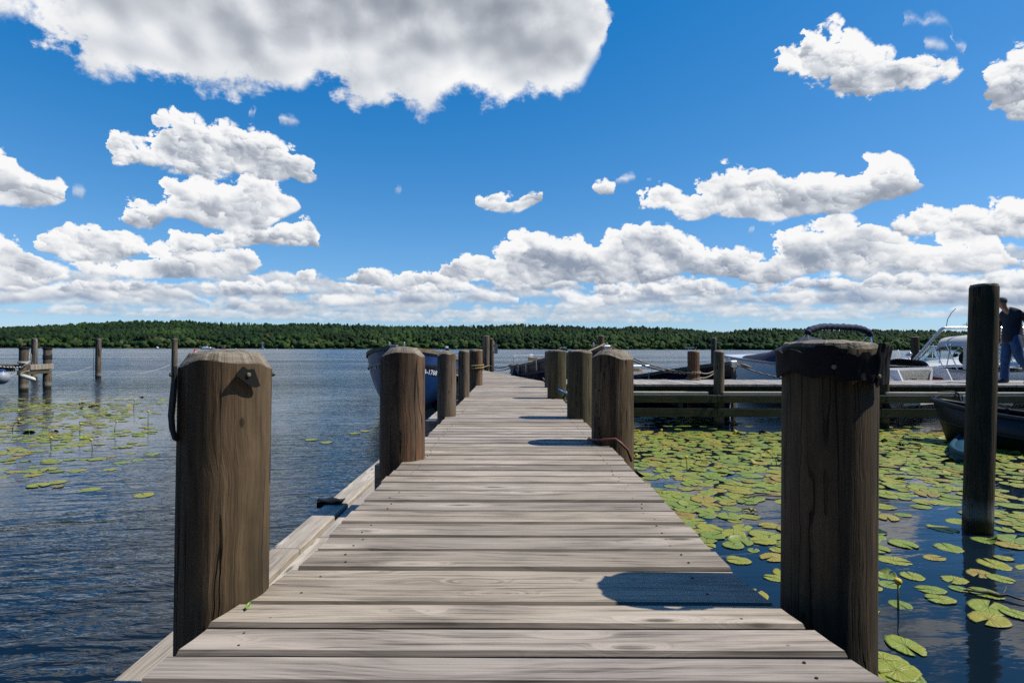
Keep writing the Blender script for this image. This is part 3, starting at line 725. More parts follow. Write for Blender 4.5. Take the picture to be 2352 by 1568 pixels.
# fender timbers, a pair on the left below the deck, on both sides
def fender(x0, x1, y0, y1, z1, h=.12):
    mb = MB(); mb.ca = random.random(); mb.box((x0, y0, z1-h), (x1, y1, z1), ch=.008); return mb.build('fender_beam', M_RAIL, jetty)
fz = .50
for (ya, yb) in ((-1.5, 2.86), (2.868, 6.9), (6.908, 10.9)):
    fender(-1.205, -1.06, ya, yb, fz+random.uniform(-.003, .003)); fender(-1.045, -.955, ya+.2, yb+.2, fz-.012)
for yy, xa, xb in ((1.72, -.70, .72), (3.62, -.865, .70), (5.80, -.90, .80), (8.1, -.86, .80), (10.6, -.84, .80)):
    mb = MB(); mb.ca = random.random(); mb.box((xa, yy-.02, DECK-.215), (xb, yy+.06, DECK-.058)); mb.build('cross_beam', M_DECK, jetty)
    mb = MB(); mb.ca = random.random(); mb.box((-1.05, yy+.19, fz-.30), (.70, yy+.27, fz-.14)); mb.build('cross_beam', M_SIDE, jetty)
# ------------------------------------------------------------------ posts
def make_post(x, y, r, ztop, label, m=None, end=None, name='mooring_post', zbot=-.9, lean=(0, 0), chamfer=.5, ch_h=.045, seed=0, taper=.02, group=None, cat='post', dome=.012, segs=56, irregular=1.0):
    m = m or M_POST; end = end or M_END
    rn = random.Random(seed*13+5); mb = MB(); L = ztop-zbot; rows = 26
    ph = [rn.uniform(0, 6.28) for _ in range(6)]
    def rad(a, z):
        q = 1+.018*sin(2*a+ph[0])+.012*sin(3*a+ph[1]+z*.6)+.02*mnoise.noise((cos(a)*1.5+seed, sin(a)*1.5, z*1.2))
        q += .010*mnoise.noise((cos(a)*9+seed, sin(a)*9, z*2.0))
        gr = mnoise.noise((cos(a)*6+seed*3, sin(a)*6, z*.35+9))
        if abs(gr) < .05: q -= .022*(1-abs(gr)/.05)
        return r*q*(1+taper*(ztop-z)/1.5)
    def ctr(z): return (lean[0]*(z-DECK), lean[1]*(z-DECK))
    cz = [ch_h*(1+irregular*.55*mnoise.noise((cos(a)*1.3+seed*2, sin(a)*1.3, 4))+irregular*.4*sin(2*a+ph[3])) for a in [2*pi*j/segs for j in range(segs)]]
    rings = []
    for k in range(rows+1):
        ring = []
        for j in range(segs):
            a = 2*pi*j/segs; z = zbot+(L-max(cz[j], .004))*(k/rows)
            q = rad(a, z); c = ctr(z); ring.append(mb.vert((c[0]+q*cos(a), c[1]+q*sin(a), z)))
        rings.append(ring)
    mb.cm = 0
    for k in range(rows):
        for j in range(segs): mb.face((rings[k][j], rings[k][(j+1) % segs], rings[k+1][(j+1) % segs], rings[k+1][j]))
    mb.cm = 1
    c = ctr(ztop)
    inner = []
    for lev in range(5):
        ring = []
        for j in range(segs):
            a = 2*pi*j/segs; rim = max(1-cz[j]*chamfer*1.15/r, .55)
            if lev == 0: fr, zz = rim, ztop
            elif lev == 1: fr, zz = rim-.015, ztop+.001
            else: fr = (rim-.02)*(.75, .45, .15)[lev-2]; zz = ztop+dome*(.35, .7, .9)[lev-2]
            q = rad(a, ztop)*fr; zz += .005*mnoise.noise((cos(a)*fr*4+seed, sin(a)*fr*4, 1))+.002*mnoise.noise((cos(a)*fr*14+seed, sin(a)*fr*14, 1))
            ring.append(mb.vert((c[0]+q*cos(a), c[1]+q*sin(a), zz)))
        inner.append(ring)
    prev = rings[-1]
    for ring in inner:
        for j in range(segs): mb.face((prev[j], prev[(j+1) % segs], ring[(j+1) % segs], ring[j]))
        prev = ring
    mb.face(prev)
    root = empty(name, (x, y, 0), 0, label, cat, group)
    st = mb.build('stem', [m, end], root, smooth=True, angle=24)
    return root
def post_px(xl, xr, Y, ytop, label, **kw):
    """a post whose sides the layout shows at xl..xr at depth Y and whose top shows at ytop"""
    xc = (xl+xr)/2; tt = (xc-1176)/FOC
    r = (xr-xl)/2*Y/FOC/sqrt(1+tt*tt)
    p = aty(xc, 1000, Y); zt = aty(xc, ytop, Y).z
    return make_post(p.x, Y, r, zt, label, **kw), r, zt
GJ = 'round timber posts along the jetty'
L1, r1, z1 = post_px(409, 622, 1.60, 812, 'thick brown post at left front with a black rubber tab bolted near its top', m=M_POST, seed=1, ch_h=.030, chamfer=.6, lean=(.006, 0), group=GJ)
R1, rr1, zr1 = post_px(1787, 2013, 1.62, 789, 'thick dark post at right front wrapped in torn black rubber under its top', m=M_POST_DK, seed=2, ch_h=.012, chamfer=.4, lean=(.008, 0), group=GJ, irregular=.5)
L2, _, zl2 = post_px(873, 976, 3.55, 800, 'orange streaked brown post with a scalloped top, second on the left edge of the jetty', m=M_POST_OR, seed=3, ch_h=.040, chamfer=.9, group=GJ)
R2, _, _ = post_px(1359, 1455, 4.15, 805.5, 'broad brown post with sloping cut top, a red brown hose round its foot', m=M_POST, seed=4, ch_h=.042, chamfer=1.0, group=GJ)
L3, _, _ = post_px(1004, 1047.5, 5.75, 807.5, 'grey brown post just right of the big scalloped post, before the blue boat side', m=M_POST_GY, seed=5, ch_h=.028, chamfer=.9, group=GJ)
R3, _, _ = post_px(1303, 1360, 5.65, 806, 'dark mossy post with a flat top between two broader posts on the right edge', m=M_POST_GR, seed=6, ch_h=.015, group=GJ)
L4, _, _ = post_px(1052, 1077.5, 8.05, 804.5, 'slim brown post between the grey brown post and the roped post', m=M_POST_GY, seed=7, ch_h=.022, group=GJ)
R4, _, _ = post_px(1257.5, 1300, 7.85, 805, 'mossy green brown post with a blue hose tied to it', m=M_POST_GR, seed=8, ch_h=.015, group=GJ)
L5, r5, _ = post_px(1077, 1108, 10.6, 803, 'thick post with two turns of tan rope round it at the bend of the jetty', m=M_POST_OR, seed=9, ch_h=.03, group=GJ)
R5, _, _ = post_px(1251, 1280, 10.1, 806, 'grey post half hidden behind the green brown post with the blue hose', m=M_POST_GY, seed=10, ch_h=.02, group=GJ)
e1 = on_arm(-.45, 7.6)
L6, r6, _ = post_px(1108, 1123.5, 19.6, 771, 'tall brown post at the far end of the jetty, the thicker of a tall pair', m=M_POST_GY, seed=11, ch_h=.02)
L7, _, _ = post_px(1123.8, 1132.5, 20.6, 777, 'tall slimmer brown post right behind the thick tall one at the jetty end', m=M_POST, seed=12, ch_h=.02)
# tall post in the cove
T1p = aty(2251, 1000, 4.72)
T1 = make_post(T1p.x, 4.72, .101, aty(2270, 654, 4.72).z, 'tall dark post rising from the lily pads near the right edge, taller than a man', m=M_POST_DK, seed=13, ch_h=.02, chamfer=.3, lean=(.035, 0), taper=.035, cat='post', zbot=-.8, irregular=.4)
# side dock ---------------------------------------------------------
YF, YR = atz(1600, 881.6, DECK).y, atz(1600, 871.2, DECK).y
XD0, XD1 = .78, 14.5
sdock = empty('side_dock', (0, 0, 0), 0, 'low plank dock branching off to the right with mossy double beams along its front', 'dock')
mb = MB(); xx = XD0; k = 0
while xx < XD1:
    w_ = random.uniform(.176, .186)
    a = random.random(); mb.ca = a
    mb.box((xx+.005, YF+random.uniform(-.012, .012), DECK-.045), (xx+w_-.005, YR+random.uniform(-.01, .01), DECK+random.uniform(-.003, .002)), ch=.005); xx += w_
mb.build('deck', M_DECK_Y, sdock)
for yy in (YF+.10, (YF+YR)/2, YR-.14):
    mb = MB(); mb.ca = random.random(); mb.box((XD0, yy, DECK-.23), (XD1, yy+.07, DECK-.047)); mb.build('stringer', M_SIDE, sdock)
YB = YF-.30
joints = [aty(1645, 900, YB).x, aty(2020, 900, YB).x]
spans = list(zip([1.0]+joints, joints+[XD1]))
for i, (xa, xb) in enumerate(spans):
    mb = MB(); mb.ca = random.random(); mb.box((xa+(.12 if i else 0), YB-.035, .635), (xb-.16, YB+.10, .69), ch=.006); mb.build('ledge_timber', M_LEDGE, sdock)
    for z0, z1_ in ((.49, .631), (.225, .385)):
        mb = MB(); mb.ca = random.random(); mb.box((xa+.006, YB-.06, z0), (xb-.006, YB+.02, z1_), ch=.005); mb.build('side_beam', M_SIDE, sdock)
    for z0 in (.53, .59, .30):
        for xq in (xa+.10, xb-.10):
            mb = MB(); mb.lathe([(.016, -.075), (.018, -.060), (.018, -.05)], (xq, YB, z0), 10, axis=1)
            mb.build('bolt', M_DARKSTEEL, sdock)
for xq in joints+[3.2, 6.8, 10.6, 13.0]:
    mb = MB(); mb.ca = random.random(); mb.box((xq-.04, YB-.02, .40), (xq+.04, YR, .48)); mb.build('cross_beam', M_SIDE_Y, sdock)
GS = 'posts of the side dock'
post_px(1639, 1664, YB+.10, 806, 'dark post standing at the front ledge of the side dock, left one of two', m=M_POST_GY, seed=21, ch_h=.02, group=GS)
post_px(2019, 2043, YB+.10, 809, 'dark post at the front ledge of the side dock beside the white boat stern', m=M_POST_DK, seed=22, ch_h=.02, group=GS)
P1, rP1, _ = post_px(1579, 1607, YR-.14, 806, 'orange brown post on the side dock with tan ropes tied round it', m=M_POST_RD, seed=23, ch_h=.02, group=GS)
post_px(1633.5, 1646, 20.5, 776, 'slim post standing in open water behind the side dock', m=M_POST_GY, seed=24, ch_h=.01)
post_px(1373, 1388, 17.5, 771, 'brown post in the water behind the bow with the mooring ropes', m=M_POST, seed=25, ch_h=.01)
post_px(1873, 1889, 17.0, 780, 'pale topped post peeping up behind the torn rubber post', m=M_POST, seed=26, ch_h=.01)
post_px(2093, 2113, 16.0, 774, 'dark post in the water behind the sloping arch of the cream boat', m=M_POST_DK, seed=27, ch_h=.01)
post_px(2341, 2356, 18.0, 772, 'dark post far behind the walking person', m=M_POST_DK, seed=28, ch_h=.01)
# posts of the left hand water
def post_water(xl, xr, ybase, ytop, label, **kw):
    Y = atz((xl+xr)/2, ybase, 0).y; return post_px(xl, xr, Y, ytop, label, **kw)+(Y,)
LW1 = post_water(40.6, 64.5, 898, 799, 'post with a black cap and white rope round it at the left walkway end', m=M_POST_GY, seed=31, ch_h=.003, zbot=-.7)
LW2 = post_water(96, 117, 892, 800, 'black capped post with black cord wound below its cap', m=M_POST_GY, seed=32, ch_h=.003, zbot=-.7)
LW3 = post_water(68.5, 84.5, 871, 777, 'bare taller post behind the two black capped ones', m=M_POST_GY, seed=33, ch_h=.01, zbot=-.7)
LW4 = post_water(216.5, 231, 868, 777.5, 'single post with a black rope hanging from it, standing alone in open water', m=M_POST_GY, seed=34, ch_h=.01, zbot=-.7)
LW5 = post_water(392, 406, 872, 778, 'single post half hidden behind the thick left front post', m=M_POST_GY, seed=35, ch_h=.01, zbot=-.7)
# ------------------------------------------------------------------ boats at the docks
def paint(name, col, rough=.25, coat=.5): return plain(name, col, rough, var=.06, scale=4, coat=coat)
M_NAVY = plain('dark blue hull paint', (.010, .045, .155), .42, var=.22, scale=3.0, coat=.12, spec=.35)
M_BLUE = plain('mid blue hull paint', (.02, .075, .24), .35, var=.2, scale=4.0, coat=.3)
M_NAVYD = plain('near black blue paint', (.008, .012, .030), .4, var=.2)
M_CREAM = plain('cream white interior', (.62, .585, .51), .5, var=.12)
M_WHITE = plain('white gelcoat', (.74, .75, .76), .25, var=.05, coat=.4)
M_GWALE = wood_mat('grey brown gunwale timber', (.30, .235, .17), (.12, .09, .065), axis=0, knots=False)
M_TAN = wood_mat('tan timber', (.40, .28, .165), (.19, .125, .07), axis=0, knots=False)
M_LET = plain('white lettering', (.82, .82, .80), .5, var=.03)
M_LETK = plain('black lettering', (.015, .015, .018), .5)
M_COVER = plain('navy boat canvas', (.007, .013, .046), .8, var=.25, scale=6)
M_CANVAS = plain('cream canvas', (.56, .53, .48), .8, var=.1, scale=5)
M_CANVI = plain('tan canvas lining', (.40, .28, .17), .85)
M_ALU = plain('polished rail', (.72, .73, .74), .18, 1.0, var=.05)
M_BLK = plain('black plastic', (.007, .008, .010), .5, var=.3, scale=5, spec=.35)
M_RED = plain('red stripe', (.30, .02, .03), .35)
M_GLASS, n, b = mat('tinted clear screen')
b.inputs['Base Color'].default_value = (.80, .90, .90, 1); b.inputs['Roughness'].default_value = .03
b.inputs['Transmission Weight'].default_value = .95; b.inputs['IOR'].default_value = 1.12
def text_polys(body, size, bold=0.0):
    cu = bpy.data.curves.new('lettering', 'FONT'); cu.body = body; cu.size = size; cu.offset = bold; cu.resolution_u = 2
    o = bpy.data.objects.new('lettering', cu); COL.objects.link(o)
    dg = bpy.context.evaluated_depsgraph_get(); me = o.evaluated_get(dg).to_mesh()
    v = [q.co[:2] for q in me.vertices]; f = [tuple(p.vertices) for p in me.polygons]
    o.evaluated_get(dg).to_mesh_clear(); bpy.data.objects.remove(o); bpy.data.curves.remove(cu); return v, f
class Hull:
    """open double-curved boat; x from stern 0 to bow L, z up from the water"""
    def __init__(s, L, B, z_stern, z_bow, draft=.28, full=2.4, transom=.74, rake=.10, flare=.0, power=2.0, tmax=.45):
        s.L, s.B, s.zs, s.zb, s.dr, s.full, s.tr, s.rake, s.power, s.tmax = L, B, z_stern, z_bow, draft, full, transom, rake, power, tmax
    def beam(s, t):
        if t < s.tmax: return s.B*(s.tr+(1-s.tr)*sin(pi/2*t/s.tmax))
        q = (t-s.tmax)/(1-s.tmax); return s.B*max((1-q**s.full)**.75, .02)
    def sheer(s, t): return s.zs+(s.zb-s.zs)*(t**s.power)+.05*(1-t)**4
    def pt(s, t, v, side, inset=0.0):
        b = max(s.beam(t)-inset, .0 if inset else .0); zs = s.sheer(t); q = max(0, (t-.6)/.4)
        bott = -s.dr+.10*q*q+s.dr*.6*max(0, (.12-t)/.12)
        z = bott+(zs-bott)*v+(inset*.8 if inset and v < .5 else 0)
        e1 = 2.7-1.3*q
        y = b*(1-(1-v)**e1)**(.62-.12*q)*(.92+.08*v)
        x = s.L*t+s.rake*q*q*(z-.2)
        return (x, side*y, z)
    def vz(s, t, z):
        q = max(0, (t-.6)/.4); bott = -s.dr+.10*q*q+s.dr*.6*max(0, (.12-t)/.12)
        return (z-bott)/(s.sheer(t)-bott)
    def skin(s, mb, inset=0.0, t0=0.0, t1=1.0, nt=34, nv=12, v0=0.0):
        for side in (-1, 1):
            mb.grid(lambda a, c: s.pt(t0+(t1-t0)*a, v0+(1-v0)*c, side, inset), nt, nv)
        a = [s.pt(t0, v0+(1-v0)*j/(nv-1), 1, inset) for j in range(nv)]; c = [(x, -y, z) for x, y, z in a]
        i = [mb.vert(p) for p in a]; k = [mb.vert(p) for p in c]
        for j in range(nv-1): mb.face((i[j], i[j+1], k[j+1], k[j]))
    def rail(s, mb, w, h, v=1.0, out=0.02, t0=0.0, t1=1.0, nt=40, up=0.0):
        for side in (-1, 1):
            def fn(a, c):
                t = t0+(t1-t0)*a; x, y, z = s.pt(t, v, side); z += up
                y0 = y+side*out; y1 = side*max(abs(y)+out-w, 0)
                return [(x+.02*t, y0, z+h/2), (x+.02*t, y0, z-h/2), (x, y1, z-h/2), (x, y1, z+h/2)][round(c*3) % 4]
            ids = [[mb.vert(fn(i/(nt-1), j/3)) for j in range(4)] for i in range(nt)]
            for i in range(nt-1):
                for j in range(4): mb.face((ids[i][j], ids[i+1][j], ids[i+1][(j+1) % 4], ids[i][(j+1) % 4]))
            mb.face(ids[0]); mb.face(ids[-1][::-1])
    def letters(s, mb, body, size, x0, z0, side, bold=0.0, off=.006):
        """lettering laid on the hull side, reading left to right from outside"""
        v, f = text_polys(body, size, bold)
        ids = []
        for tx, tz in v:
            x = x0+(tx if side < 0 else -tx)
            t = min(max(x/s.L, 0.01), .99); z = z0+tz+(s.sheer(t)-s.sheer(x0/s.L))
            p = s.pt(t, min(s.vz(t, z), .99), side); q = Vector(s.pt(t+.004, min(s.vz(t, z), .99), side))-Vector(p)
            r = Vector(s.pt(t, min(s.vz(t, z), .97)+.01, side))-Vector(p); nn = q.cross(r).normalized()
            if nn.y*side < 0: nn = -nn
            ids.append(mb.vert(Vector(p)+nn*off))
        for q in f: mb.face([ids[k] for k in q])
def place(root, bow, stern):
    root.location = (stern[0], stern[1], 0); root.rotation_euler = (0, 0, atan2(bow[1]-stern[1], bow[0]-stern[0]))
def workboat(label, bow, stern, B, zs, zb, reg=None, hullm=None, full=2.6, regx=.83, regz=-.34, regsz=.16, power=2.0, side_panel=None, group='open blue workboats moored at the docks'):
    L = sqrt((bow[0]-stern[0])**2+(bow[1]-stern[1])**2)
    H = Hull(L, B, zs, zb, full=full, power=power)
    root = empty('workboat', (0, 0, 0), 0, label, 'boat', group)
    mb = MB(); H.skin(mb); mb.build('hull', hullm or M_NAVY, root, smooth=True, angle=40)
    mb = MB(); H.skin(mb, inset=.045, t0=.02, t1=.93, v0=.42)
    for a in [i/15 for i in range(15)]:      # floor boards
        t0, t1 = .02+.91*a, .02+.91*(a+1/15)
        p = [H.pt(t0, .42, 1, .045), H.pt(t1, .42, 1, .045)]
        mb.face([mb.vert(q) for q in (p[0], p[1], (p[1][0], -p[1][1], p[1][2]), (p[0][0], -p[0][1], p[0][2]))])
    mb.build('interior', M_CREAM, root, smooth=True, angle=40)
    mb = MB(); H.rail(mb, .11, .085, 1.0, .03); mb.build('gunwale', M_GWALE, root)
    mb = MB(); x, y, z = H.pt(0, 1, 1); mb.box((x-.05, -y-.03, z-.045), (x+.06, y+.03, z+.044)); mb.build('stern_rail', M_GWALE, root)
    mb = MB(); H.rail(mb, .05, .05, .80, .03); mb.build('rub_rail', M_NAVYD, root)
    for t in (.18, .42, .66):
        mb = MB(); x, y, z = H.pt(t, .8, 1, .05); mb.box((x-.13, -y, z-.03), (x+.13, y, z), ch=.006); mb.build('thwart', M_CREAM, root)
    # foredeck, stem cap and fittings
    mb = MB()
    ring = [H.pt(t, 1, 1, .03) for t in (.86, .90, .94, .97, .99, 1.0)]
    for z_ in (0, .02): pass
    a = [mb.vert((x, y, z+.01)) for x, y, z in ring]; c = [mb.vert((x, -y, z+.01)) for x, y, z in ring]
    for j in range(5): mb.face((a[j], a[j+1], c[j+1], c[j]))
    mb.build('foredeck', M_GWALE, root)
    xb, _, zb_ = H.pt(1, 1, 1)
    mb = MB(); mb.box((xb-.13, -.075, zb_-.09), (xb+.07, .075, zb_+.06), ch=.012); mb.build('stem_cap', M_STEEL, root)
    mb = MB(); mb.box((xb-.02, -.035, -.1), (xb+.075, .035, zb_-.092)); st = mb.build('stem_post', M_GWALE, root)
    st.data.transform(Matrix.Shear('XZ', 4, (0, 0)))
    for sy in (-1, 1):
        mb = MB(); mb.tube([(xb-.36, sy*.16, zb_+.03), (xb-.36, sy*.16, zb_+.09), (xb-.33, sy*.17, zb_+.12), (xb-.28, sy*.17, zb_+.09), (xb-.28, sy*.16, zb_+.03)], .012, 8); mb.build('mooring_eye', M_STEEL, root)
    # tiller and its steel hoop at the stern
    mb = MB(); mb.ca = .3; mb.box((.05, -.05, H.sheer(0)+.17), (1.0, .05, H.sheer(0)+.27), ch=.01); mb.build('tiller', M_TAN, root)
    mb = MB(); mb.box((.12, -.06, H.sheer(0)+.272), (.27, .06, H.sheer(0)+.37), ch=.02); mb.build('tiller_head', M_WHITE, root)
    mb = MB(); mb.box((.02, -.07, -.25), (.12, .07, H.sheer(0)+.165)); mb.build('rudder_stock', M_WHITE, root)
    zc = H.sheer(.1); yb = H.beam(.1)
    mb = MB(); mb.tube([(.5, -yb+.05, zc), (.5, -yb+.05, zc+.30), (.46, -yb+.07, zc+.34), (.46, yb-.07, zc+.34), (.5, yb-.05, zc+.30), (.5, yb-.05, zc)], .012, 8); mb.build('steel_hoop', M_STEEL, root)
    for i, t in enumerate((.30, .45, .60)):
        for sy in (-1, 1):
            x, y, z = H.pt(t, 1, sy)
            mb = MB(); mb.box((x-.03, y+sy*.032-.012, z-.24), (x+.03, y+sy*.032+.012, z+.05)); mb.build('oar_bracket', M_STEEL, root)
    if side_panel:
        for sy in (1,):
            mb = MB(); mb.grid(lambda a, c: tuple(Vector(H.pt(.62+.35*a, .42+.30*c, sy))+Vector((0, sy*.012, 0))), 14, 5); mb.build('side_panel', side_panel, root, smooth=True)
    if reg:
        for sy in ((1,) if side_panel else (-1, 1)):
            x0 = L*regx
            mb = MB(); v, f = text_polys(reg, regsz, .004); wid = max(q[0] for q in v)
            H.letters(mb, reg, regsz, x0-wid/2 if sy < 0 else x0+wid/2, H.sheer(regx)+regz, sy, .004, off=.014)
            mb.build('registration', plain('faded lettering', (.16, .25, .38), .6) if side_panel else M_LET, root, fix=False)
    place(root, bow, stern); return root, H
B1, H1 = workboat('dark blue workboat seen bow on beside the left posts, BRB-1768 V on its sides', (-2.62, 12.75), (-2.40, 19.8), 1.20, .98, 1.52, reg='BRB-1768 V', full=3.6, regx=.90, regz=-.47, regsz=.155)
B2, H2 = workboat('dark open workboat with white interior moored at the right of the bent jetty arm', (2.12, 13.15), (.55, 18.5), .86, .90, 1.52, reg=None, hullm=M_NAVYD, full=2.6, power=1.7)
B4, H4 = workboat('low dark blue workboat with a sharp raised bow behind the orange brown post', (5.12, 13.40), (3.5, 17.9), .92, .60, 1.17, reg='CAMEL', hullm=M_NAVYD, full=3.4, regx=.80, regz=-.34, regsz=.20, power=1.7, side_panel=M_BLUE)
# teardrop fender hanging at the stern of the boat by the arm
t = empty('fender', (0, 0, 0), 0, 'dark blue teardrop fender hanging from the stern by the jetty arm', 'fender')
p = aty(1181, 860, 17.0); t.location = (p.x, p.y, p.z-.1)
mb = MB(); mb.lathe([(.015, .30), (.03, .26), (.05, .20), (.10, .10), (.135, .0), (.13, -.07), (.08, -.14), (.02, -.17)], (0, 0, 0), 20); mb.build('bulb', plain('navy vinyl', (.008, .014, .04), .35), t, smooth=True)
mb = MB(); mb.tube([(0, 0, .29), (.02, .02, .36), (.10, .10, .42), (.20, .15, .36)], .012, 6); mb.build('lanyard', M_ROPE_K, t)
# ---- motorboats: bow far, stern near
def motorboat(label, bow, stern, B, zs, zb, kind):
    L = sqrt((bow[0]-stern[0])**2+(bow[1]-stern[1])**2)
    H = Hull(L, B, zs, zb, draft=.25, full=2.1, transom=.92, rake=.45, power=1.5, tmax=.5)
    root = empty('motorboat', (0, 0, 0), 0, label, 'motorboat', 'white motorboats moored behind the side dock')
    mb = MB(); H.skin(mb); mb.build('hull', M_WHITE, root, smooth=True, angle=45)
    def deckz(t, f): return H.sheer(t)+.16*(1-f*f)*min(1, (1-t)*4)*(1 if t > .48 else .25)
    mb = MB(); mb.grid(lambda a, c: (H.pt(.40+.6*a, 1, 1)[0], (2*c-1)*max(abs(H.pt(.40+.6*a, 1, 1)[1])-.01, .005), deckz(.40+.6*a, 2*c-1)), 20, 13); mb.build('foredeck', M_WHITE, root, smooth=True)
    mb = MB(); H.rail(mb, .05, .06, .985, .03); mb.build('rub_rail', plain('grey fender strip', (.30, .31, .33), .5), root)
    x, y, z = H.pt(0, 1, 1)
    mb = MB(); mb.box((-.40, -y+.12, .26), (-.002, y-.12, .34), ch=.02); mb.build('swim_platform', M_WHITE, root)
    mb = MB(); mb.grid(lambda a, c: (.03+a*L*.42, (2*c-1)*(H.beam(a*.42)-.14), .30), 6, 3); mb.build('cockpit_floor', M_CREAM, root)
    mb = MB()
    for sy in (-1, 1): mb.grid(lambda a, c: (.02+a*L*.42, sy*(H.beam(a*.42)-.14*c), H.sheer(a*.42)+.005 if True else 0), 8, 2)
    mb.build('side_deck', M_WHITE, root)
    mb = MB()
    for sy in (-1, 1): mb.grid(lambda a, c: (.02+a*L*.42, sy*(H.beam(a*.42)-.14), .30+(H.sheer(a*.42)-.30)*c), 8, 2)
    mb.box((.0, -y+.14, .3), (.10, y-.14, zs-.01)); mb.build('cockpit_side', M_CREAM, root)
    if kind == 'cover':
        def cz(a, c):
            t = .02+.78*a; f = 2*c-1
            hump = .06+.56*math.exp(-((t-.50)/.17)**2)*(1-.25*abs(f))+.13*(1-t)
            edge = (1-f*f)**.55
            return (H.pt(t, 1, 1)[0]-.03, f*(H.beam(t)-.02), H.sheer(t)+.02+hump*edge+.012*sin(a*40+f*5)*edge)
        mb = MB(); mb.grid(cz, 40, 21); mb.build('canvas_cover', M_COVER, root, smooth=True)
        # folded bimini over hoops
        xb = L*.33; wb = 1.34; zt = 2.06
        pts = [(xb, -wb*.98, zt-.17), (xb, -wb*.90, zt-.08), (xb, -wb*.72, zt-.02)]+[(xb, wb*f, zt+.02*(1-f*f)) for f in (-.5, -.25, 0, .25, .5)]+[(xb, wb*.72, zt-.02), (xb, wb*.90, zt-.08), (xb, wb*.98, zt-.17)]
        fine = []
        for q, (u0, u1) in enumerate(zip(pts, pts[1:])):
            for k in range(5): fine.append(Vector(u0).lerp(Vector(u1), k/5)+Vector((0, 0, .006*sin(q*5+k*2.2))))
        fine.append(Vector(pts[-1]))
        mb = MB(); mb.tube(fine, [.078+.008*sin(i*1.7)+.005*sin(i*3.1) for i in range(len(fine))], 12); mb.build('folded_bimini', M_COVER, root, smooth=True)
        for sy in (-1, 1):
            for dxx, z0 in ((-.20, .98), (-.10, .98), (.55, 1.05)):
                mb = MB(); mb.tube([(xb+dxx*.1, sy*wb*.97, zt-.2), (xb+dxx*1.4, sy*(H.beam(.3)-.02), H.sheer(.3))], .012, 8); mb.build('bimini_strut', M_ALU, root)
        v, f = text_polys('B 1773', .17, .004)
        mb = MB(); wid = max(q[0] for q in v); ids = [mb.vert((-.012, -(tx-wid/2)-.12, .70+tz)) for tx, tz in v]
        for q in f: mb.face([ids[k] for k in q])
        mb.build('registration', M_LETK, root, fix=False)
        for sy in (-1, 1):
            mb = MB(); mb.prism([(0, .02), (.30, .02), (.46, -.36), (.40, -.36), (.05, -.05)], (-.02, sy*(y-.04), zs), (-1, 0, 0), (0, 0, 1), (0, -sy, 0), .05); mb.build('stern_wing', M_WHITE, root)
    if kind == 'hood':
        # raked windscreen frames with panes
        y0 = H.beam(.60)-.16; zw = H.sheer(.6)+.10
        A = [(L*.74, -.34, zw+.06), (L*.62, -y0, zw), (L*.40, -y0-.04, zw-.02)]; Bt = [(L*.63, -.30, zw+.42), (L*.53, -y0+.10, zw+.42), (L*.42, -y0+.05, zw+.40)]
        mir = lambda P: [(x, -y, z) for x, y, z in P]
        lo = A[::-1]+mir(A); hi = Bt[::-1]+mir(Bt)
        for i in range(5):
            mb = MB(); q = [lo[i], lo[i+1], hi[i+1], hi[i]]; c = sum((Vector(p) for p in q), Vector())/4
            out = (Vector(q[1])-Vector(q[0])).cross(Vector(q[3])-Vector(q[0])).normalized()*.006
            a_ = [mb.vert(Vector(p)+out) for p in q]; b_ = [mb.vert(Vector(p)-out) for p in q]
            mb.face(a_); mb.face(b_[::-1])
            for j in range(4): mb.face((a_[j], a_[(j+1) % 4], b_[(j+1) % 4], b_[j]))
            pane = mb.build('window', M_GLASS, root)
            mb = MB(); mb.tube([q[0], q[3], q[2], q[1]], .016, 8); fr = mb.build('window_frame', M_ALU, pane)
        # canvas hood: roof over hoops, pointed front corners, lining, rear curtain
        yh = H.beam(.3)-.08; zr = zw+.74
        def roof(a, c, dz=0.0, ins=0.0):
            f = 2*c-1; xx = L*(.455-.325*a); side = abs(f)
            z = zr-.03*a-.06*(1-a)**3-.10*side**2.5-(.20 if a > .1 else .20+.10*(1-a*10))*side**9
            return (xx+.10*(1-f*f)*(1-a)**4-(.16*side**6*(1-a)**3), f*(yh-ins)*(1-.04*(1-a)), z+dz+.008*sin(a*19+c*9)*(1-side))
        mb = MB(); mb.grid(lambda a, c: roof(a, c), 16, 25); mb.build('canvas_hood', M_CANVAS, root, smooth=True)
        mb = MB(); mb.grid(lambda a, c: roof(a, c, -.014, .012), 16, 25); mb.build('hood_lining', M_CANVI, root, smooth=True)
        for sy in (-1, 1):
            def curt(a, c, o_=0.0):
                x0 = L*.215-.04*c; zb0 = H.sheer(.15)+.03; z1_ = zr-.25+.05*a
                return (x0-L*.085*a-.10*(1-c)*a, sy*(yh-.012-o_-.03*(1-c)+.010*sin(8*c+5*a)), zb0+(z1_-zb0)*c)
            mb = MB(); mb.grid(lambda a, c: curt(a, c), 8, 14); mb.grid(lambda a, c: curt(a, c, .012), 8, 14); mb.build('hood_curtain', M_CANVAS, root, smooth=True)
            for (xa, xb_) in ((.36, .445), (.34, .30), (.25, .34)):
                mb = MB(); mb.tube([(L*xa, sy*(yh-.03), H.sheer(.3)), (L*xb_, sy*(yh-.035), zr-.26)], .013, 8); mb.build('hood_bow', M_ALU, root)
        # raked radar arch with aerial and lamp
        ft, tp = L*.60, L*.36; ya = H.beam(.55)+.02; zt = 2.06
